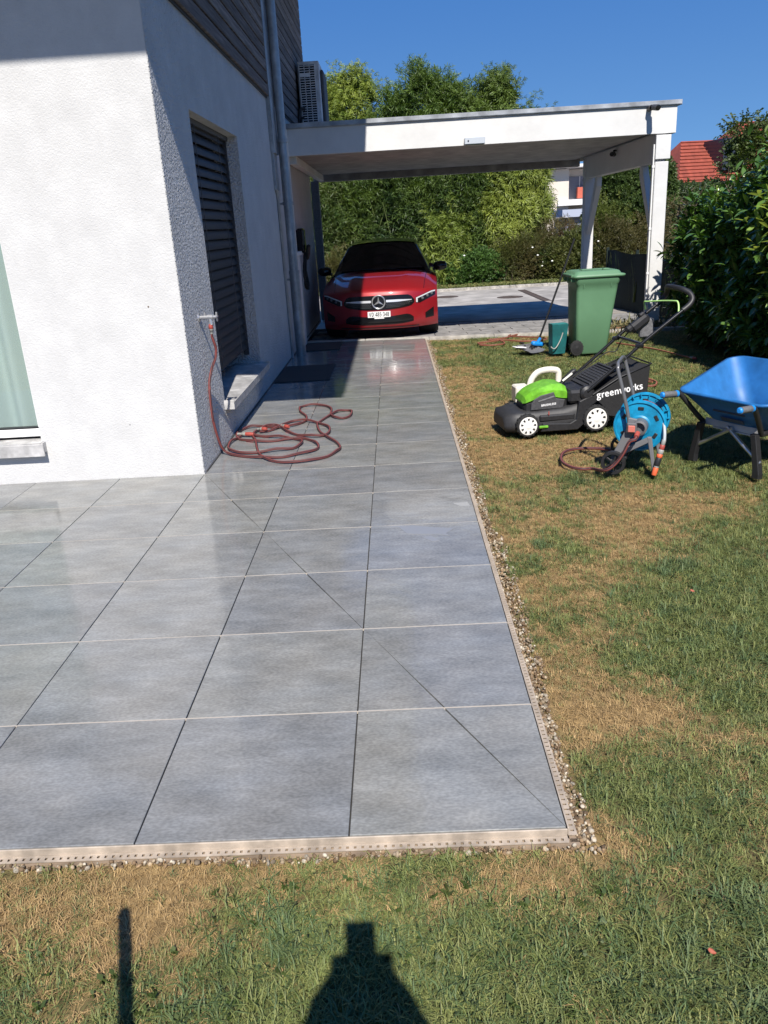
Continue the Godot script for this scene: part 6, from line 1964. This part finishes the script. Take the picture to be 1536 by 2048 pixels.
	for i in 2600:
		var s := rnd(4.0, 9.5)
		xs.append(Transform3D(Basis(Vector3.UP, rnd(0, 6)).scaled(v(s * 0.8, s * 1.9, s * 0.8)), v(rnd(4.05, 5.0), 0.0, rnd(-15.2, -9.7))))
		cs.append(Color(0.07, 0.13, 0.03).lerp(Color(0.19, 0.20, 0.06), rng.randf()))
	tag(multi("tall_grass", blade_mesh(10, 0.05, 0.6, 0.0016, 18), M.grass, xs, cs), "tall rough grass standing behind the green screen", "grass", "", "stuff")
	xs = []
	cs = []
	for i in 160:
		var s := rnd(2.0, 5.0)
		xs.append(Transform3D(Basis(Vector3.UP, rnd(0, 6)).scaled(v(s * 1.3, s * 1.2, s * 1.3)), v(rnd(2.5, 3.9), -0.08, rnd(-10.6, -9.7))))
		cs.append(Color(0.09, 0.10, 0.03).lerp(Color(0.25, 0.20, 0.09), rng.randf()))
	tag(multi("weeds", blade_mesh(10, 0.05, 0.9, 0.0016, 19), M.grass, xs, cs), "rough weeds round the foot of the front carport post", "weeds", "", "stuff")

func far_houses() -> void:
	# balcony house seen in the gap
	var t := thing("balcony_house", "white flat roofed house with a balcony, seen past the bamboo", "house", v(14.0, -0.4, -60.0))
	var B := func(mb, x0, x1, y0, y1, z0, z1): mb.box(v((x0 + x1) / 2.0, (y0 + y1) / 2.0, (z0 + z1) / 2.0), v(x1 - x0, y1 - y0, z1 - z0))
	var mb := MB.new()
	B.call(mb, -4.0, -1.6, 0, 5.0, -8.0, 0.0)
	B.call(mb, -1.6, 2.0, 0, 5.0, -8.0, -1.2)
	obj("wall", mb, M.far_wall, t)
	mb = MB.new()
	B.call(mb, -5.0, 2.5, 5.05, 5.25, -8.4, 0.8)
	obj("roof", mb, M.white_wood, t)
	mb = MB.new()
	B.call(mb, -2.4, 2.0, 2.55, 2.95, -1.19, 0.3)
	obj("balcony", mb, M.white_wood, t)
	mb = MB.new()
	B.call(mb, -1.5, 1.6, 3.0, 4.5, -1.18, -1.1)
	var w := obj("window", mb, M.far_grey, t)
	mb = MB.new()
	for x in [-1.5, -0.6, 0.4, 1.4]: B.call(mb, x - 0.03, x + 0.03, 3.0, 4.5, -1.09, -1.05)
	obj("frame", mb, M.white_plastic, w)
	mb = MB.new()
	B.call(mb, -0.9, 0.4, 3.0, 3.75, -0.7, -0.3)
	obj("balcony_chest", mb, mat(0.45, 0.10, 0.06, 0.7), t)
	t = thing("garage", "low grey blue garage with flat roof below the far balcony", "garage", v(13.6, -0.4, -54.0))
	mb = MB.new()
	B.call(mb, -2.6, 2.2, 0, 1.75, -4.0, 0.0)
	obj("wall", mb, M.far_grey, t)
	mb = MB.new()
	B.call(mb, -2.9, 2.5, 1.78, 2.25, -4.2, 0.4)
	obj("roof", mb, mat(0.36, 0.40, 0.50, 0.7), t)
	# red roofed houses behind the hedge
	for q in [[22.0, -60.0, 2.9, 6.15, "red tiled hipped roof house with a dark dormer, above the hedge"], [26.9, -62.0, 4.4, 7.4, "red tiled house at the right edge, higher than its neighbour"]]:
		t = thing("red_roof_house", q[4], "house", v(q[0], -0.4, q[1]), 0.18, "red roofed houses in the distance")
		var ye: float = q[2] + 1.2
		var yr: float = q[3] + 0.4
		mb = MB.new()
		B.call(mb, -1.6, 4.2, 0, ye - 0.5, -6.5, 0.0)
		obj("wall", mb, M.far_wall, t)
		mb = MB.new()
		var e := [v(-2.2, ye - 0.5, 0.5), v(4.8, ye - 0.5, 0.5), v(4.8, ye - 0.5, -7.0), v(-2.2, ye - 0.5, -7.0)]
		var r0 := v(-0.2, yr, -3.2)
		var r1 := v(3.4, yr, -3.2)
		mb.quad(e[0], e[1], r1, r0); mb.quad(e[2], e[3], r0, r1)
		mb.tri(e[3], e[0], r0); mb.tri(e[1], e[2], r1)
		mb.quad(e[3], e[2], e[1], e[0])
		var roof := obj("roof", mb, M.red_roof, t)
		mb = MB.new()
		for k in 12:
			var f := (k + 0.5) / 12.0
			var a: Vector3 = e[0].lerp(r0, f)
			var b: Vector3 = e[1].lerp(r1, f)
			mb.tube([a + v(0, 0.03, 0.03), b + v(0, 0.03, 0.03)], 0.05, 5)
		obj("tile_course", mb, M.red_roof, roof)
		mb = MB.new()
		B.call(mb, 1.3, 3.2, ye + 0.2, yr - 0.15, -2.6, 0.05)
		obj("dormer", mb, M.far_dark, roof)
		mb = MB.new()
		B.call(mb, -1.0, -0.2, 1.6, 2.7, 0.001, 0.04)
		B.call(mb, 0.9, 2.0, 1.6, 2.7, 0.001, 0.04)
		obj("window", mb, M.far_dark, t)
	# wooded rise far behind
	var hb := MB.new()
	hb.grid(func(a, b): return v(lerpf(-90, 120, a), -1.0 + (3.2 + 0.7 * sin(a * 19.0) + 0.5 * sin(a * 47.0)) * sin(b * PI * 0.5), -95.0 - 30.0 * b), 60, 6)
	tag(obj("hill", hb, tri_tex(mat(0.035, 0.05, 0.025, 0.95), M.grain, 0.1)), "low wooded rise on the horizon", "", "", "structure")

# ---------- the person who takes the picture ----------
func cap_d(p: Vector3, a: Vector3, b: Vector3, ra: float, rb: float) -> float:
	var ab := b - a
	var h := clampf((p - a).dot(ab) / ab.length_squared(), 0.0, 1.0)
	return (p - a - ab * h).length() - lerpf(ra, rb, h)

func body_net(mb: MB, bones: Array, cell: float, soft: float) -> void:
	var lo := Vector3.ONE * 1e9
	var hi := -lo
	for q in bones:
		var r: float = maxf(q[2], q[3]) + cell * 2 + soft * 0.5
		for k in 2:
			lo = lo.min(q[k] - Vector3.ONE * r)
			hi = hi.max(q[k] + Vector3.ONE * r)
	var nx := int((hi.x - lo.x) / cell) + 1
	var ny := int((hi.y - lo.y) / cell) + 1
	var nz := int((hi.z - lo.z) / cell) + 1
	var f := PackedFloat32Array()
	f.resize(nx * ny * nz)
	f.fill(1.0)
	for q in bones:
		var r: float = maxf(q[2], q[3]) + cell * 2 + soft
		var b0: Vector3 = ((q[0].min(q[1]) - Vector3.ONE * r) - lo) / cell
		var b1: Vector3 = ((q[0].max(q[1]) + Vector3.ONE * r) - lo) / cell
		for z in range(maxi(int(b0.z), 0), mini(int(b1.z) + 2, nz)):
			for y in range(maxi(int(b0.y), 0), mini(int(b1.y) + 2, ny)):
				for x in range(maxi(int(b0.x), 0), mini(int(b1.x) + 2, nx)):
					var d := cap_d(lo + v(x, y, z) * cell, q[0], q[1], q[2], q[3])
					var i := (z * ny + y) * nx + x
					var e := f[i]
					var h := maxf(soft - absf(d - e), 0.0) / soft
					f[i] = minf(d, e) - h * h * soft * 0.25
	var at := {}
	var off := [0, 1, nx, nx + 1, nx * ny, nx * ny + 1, nx * ny + nx, nx * ny + nx + 1]
	for z in nz - 1:
		for y in ny - 1:
			for x in nx - 1:
				var i := (z * ny + y) * nx + x
				var neg := 0
				for o in off:
					if f[i + o] < 0: neg += 1
				if neg == 0 or neg == 8: continue
				var s := Vector3.ZERO
				var n := 0
				for e in [[0, 1], [2, 3], [4, 5], [6, 7], [0, 2], [1, 3], [4, 6], [5, 7], [0, 4], [1, 5], [2, 6], [3, 7]]:
					var fa := f[i + off[e[0]]]
					var fb := f[i + off[e[1]]]
					if (fa < 0) == (fb < 0): continue
					var k := fa / (fa - fb)
					var pa := v(e[0] & 1, (e[0] >> 1) & 1, e[0] >> 2)
					var pb := v(e[1] & 1, (e[1] >> 1) & 1, e[1] >> 2)
					s += pa.lerp(pb, k)
					n += 1
				at[i] = lo + (v(x, y, z) + s / n) * cell
	for i in at:
		for ax in 3:
			var st: int = [1, nx, nx * ny][ax]
			var u: int = [nx, nx * ny, 1][ax]
			var w: int = [nx * ny, 1, nx][ax]
			if (f[i] < 0) == (f[i + st] < 0): continue
			if not (at.has(i - u) and at.has(i - w) and at.has(i - u - w)): continue
			if f[i] < 0: mb.quad(at[i - u - w], at[i - w], at[i], at[i - u], 1)
			else: mb.quad(at[i - u - w], at[i - u], at[i], at[i - w], 1)

func person() -> void:
	var t := thing("person", "person in dark clothes holding a phone up, whose shadow falls on the grass", "person")
	var skin := mat(0.45, 0.28, 0.20, 0.55)
	var cx := -0.385
	var body := MB.new()
	var bones := [[v(cx - 0.10, 0.96, 2.12), v(cx + 0.10, 0.96, 2.12), 0.115, 0.115], [v(cx, 0.98, 2.12), v(cx, 1.20, 2.12), 0.135, 0.13], [v(cx, 1.20, 2.12), v(cx, 1.36, 2.10), 0.14, 0.13], [v(cx - 0.15, 1.40, 2.09), v(cx + 0.15, 1.40, 2.09), 0.07, 0.07], [v(cx, 1.42, 2.09), v(cx, 1.52, 2.06), 0.06, 0.052]]
	for s in [-1.0, 1.0]:
		bones.append([v(cx + s * 0.10, 0.92, 2.12), v(cx + s * 0.12, 0.49, 2.10), 0.09, 0.06])
		bones.append([v(cx + s * 0.12, 0.49, 2.10), v(cx + s * 0.13, 0.09, 2.13), 0.057, 0.04])
		bones.append([v(cx + s * 0.13, 0.045, 2.15), v(cx + s * 0.15, 0.035, 1.95), 0.042, 0.036])
		bones.append([v(cx + s * 0.19, 1.40, 2.08), v(cx + s * 0.21, 1.18, 1.98), 0.056, 0.044])
		bones.append([v(cx + s * 0.21, 1.18, 1.98), v(-0.40 + s * 0.088, 1.452, 1.86), 0.041, 0.029])
	body_net(body, bones, 0.018, 0.05)
	obj("body", body, tri_tex(mat(0.05, 0.055, 0.075, 0.85), M.fine, 3.0), t)
	# head with a face
	var hd := MB.new()
	var hc := v(cx - 0.005, 1.62, 2.12)
	body_net(hd, [[hc + v(0, 0.035, 0.015), hc + v(0, 0.02, 0.0), 0.088, 0.085], [hc + v(0, -0.02, -0.025), hc + v(0, -0.075, -0.045), 0.062, 0.04], [hc + v(0, -0.05, 0.03), hc + v(0, -0.13, 0.03), 0.055, 0.052], [hc + v(0, 0.015, -0.088), hc + v(0, -0.022, -0.104), 0.010, 0.015], [hc + v(-0.02, -0.055, -0.082), hc + v(0.02, -0.055, -0.082), 0.009, 0.009], [hc + v(-0.086, 0.01, 0.01), hc + v(-0.09, -0.03, 0.0), 0.016, 0.011], [hc + v(0.086, 0.01, 0.01), hc + v(0.09, -0.03, 0.0), 0.016, 0.011]], 0.008, 0.02)
	var head := obj("head", hd, skin, t)
	var ey := MB.new()
	for s in [-1.0, 1.0]:
		ey.xf = Transform3D(Basis.IDENTITY, hc + v(s * 0.031, 0.012, -0.073))
		ey.lathe_s([Vector2(0, -0.012), Vector2(0.009, -0.008), Vector2(0.012, 0), Vector2(0.009, 0.008), Vector2(0, 0.012)], 12)
	obj("eye", ey, mat(0.7, 0.7, 0.68, 0.2), head)
	var hr := MB.new()
	body_net(hr, [[hc + v(0, 0.05, 0.02), hc + v(0, 0.02, 0.045), 0.093, 0.085], [hc + v(-0.05, 0.06, -0.03), hc + v(0.05, 0.06, -0.03), 0.055, 0.055]], 0.012, 0.03)
	obj("hair", hr, mat(0.03, 0.022, 0.016, 0.7), head)
	# hands on the phone's edges, thumbs in front, fingers curled behind
	var fw := v(0, -0.338, -0.941)
	var up := v(0, 0.941, -0.338)
	var pc := v(-0.3993, 1.5796, 1.7687) - up * 0.057 - fw * 0.026
	for s in [-1.0, 1.0]:
		var hb := MB.new()
		var wr := v(-0.40 + s * 0.088, 1.452, 1.86)
		var palm := pc + v(s * 0.054, 0, 0) - up * 0.048 - fw * 0.010
		var bn := [[wr, palm, 0.027, 0.024], [palm - up * 0.01, palm + up * 0.03, 0.02, 0.018]]
		for k in 4:
			var kn: Vector3 = palm + up * (0.032 - 0.021 * k) + v(s * 0.004, 0, 0)
			var l: float = [0.9, 1.0, 0.95, 0.75][k]
			var m1: Vector3 = kn + (v(s * 0.006, 0, 0) + fw * 0.024) * l
			var m2: Vector3 = m1 + (v(-s * 0.020, 0, 0) + fw * 0.008) * l
			var m3: Vector3 = m2 + v(-s * 0.018, 0, 0) * l - fw * 0.002
			bn.append([kn, m1, 0.0092, 0.0088]); bn.append([m1, m2, 0.0088, 0.0082]); bn.append([m2, m3, 0.0082, 0.007])
		var th := palm - up * 0.012 - fw * 0.012
		bn.append([th, th + v(-s * 0.016, 0, 0) + up * 0.030 - fw * 0.008, 0.0125, 0.0105])
		bn.append([th + v(-s * 0.016, 0, 0) + up * 0.030 - fw * 0.008, th + v(-s * 0.026, 0, 0) + up * 0.056 - fw * 0.004, 0.0102, 0.0085])
		body_net(hb, bn, 0.005, 0.006)
		obj("hand", hb, skin, t)
	t = thing("phone", "dark phone held upright in both hands of the person", "phone", pc)
	t.transform = Transform3D(Basis(Vector3.RIGHT, up, -fw), pc)
	var pb := MB.new()
	pb.box(Vector3.ZERO, v(0.074, 0.158, 0.0085), 0.003)
	obj("case", pb, M.gloss_black, t)
	pb = MB.new()
	pb.box(v(0, 0, 0.0047), v(0.068, 0.150, 0.0008))
	obj("screen", pb, mat(0.02, 0.02, 0.025, 0.08), t)
	# wooden stake that throws the thin shadow
	t = thing("garden_stake", "thin leaning wooden stake whose shadow is a narrow stripe on the lawn", "stake")
	pb = MB.new()
	pb.tube([v(-0.825, -0.10, 1.205), v(-0.95, 0.5, 1.18), v(-1.067, 0.99, 1.160), v(-1.068, 1.0, 1.160)], [0.016, 0.0165, 0.0165, 0.011], 12)
	obj("shaft", pb, M.wood, t)
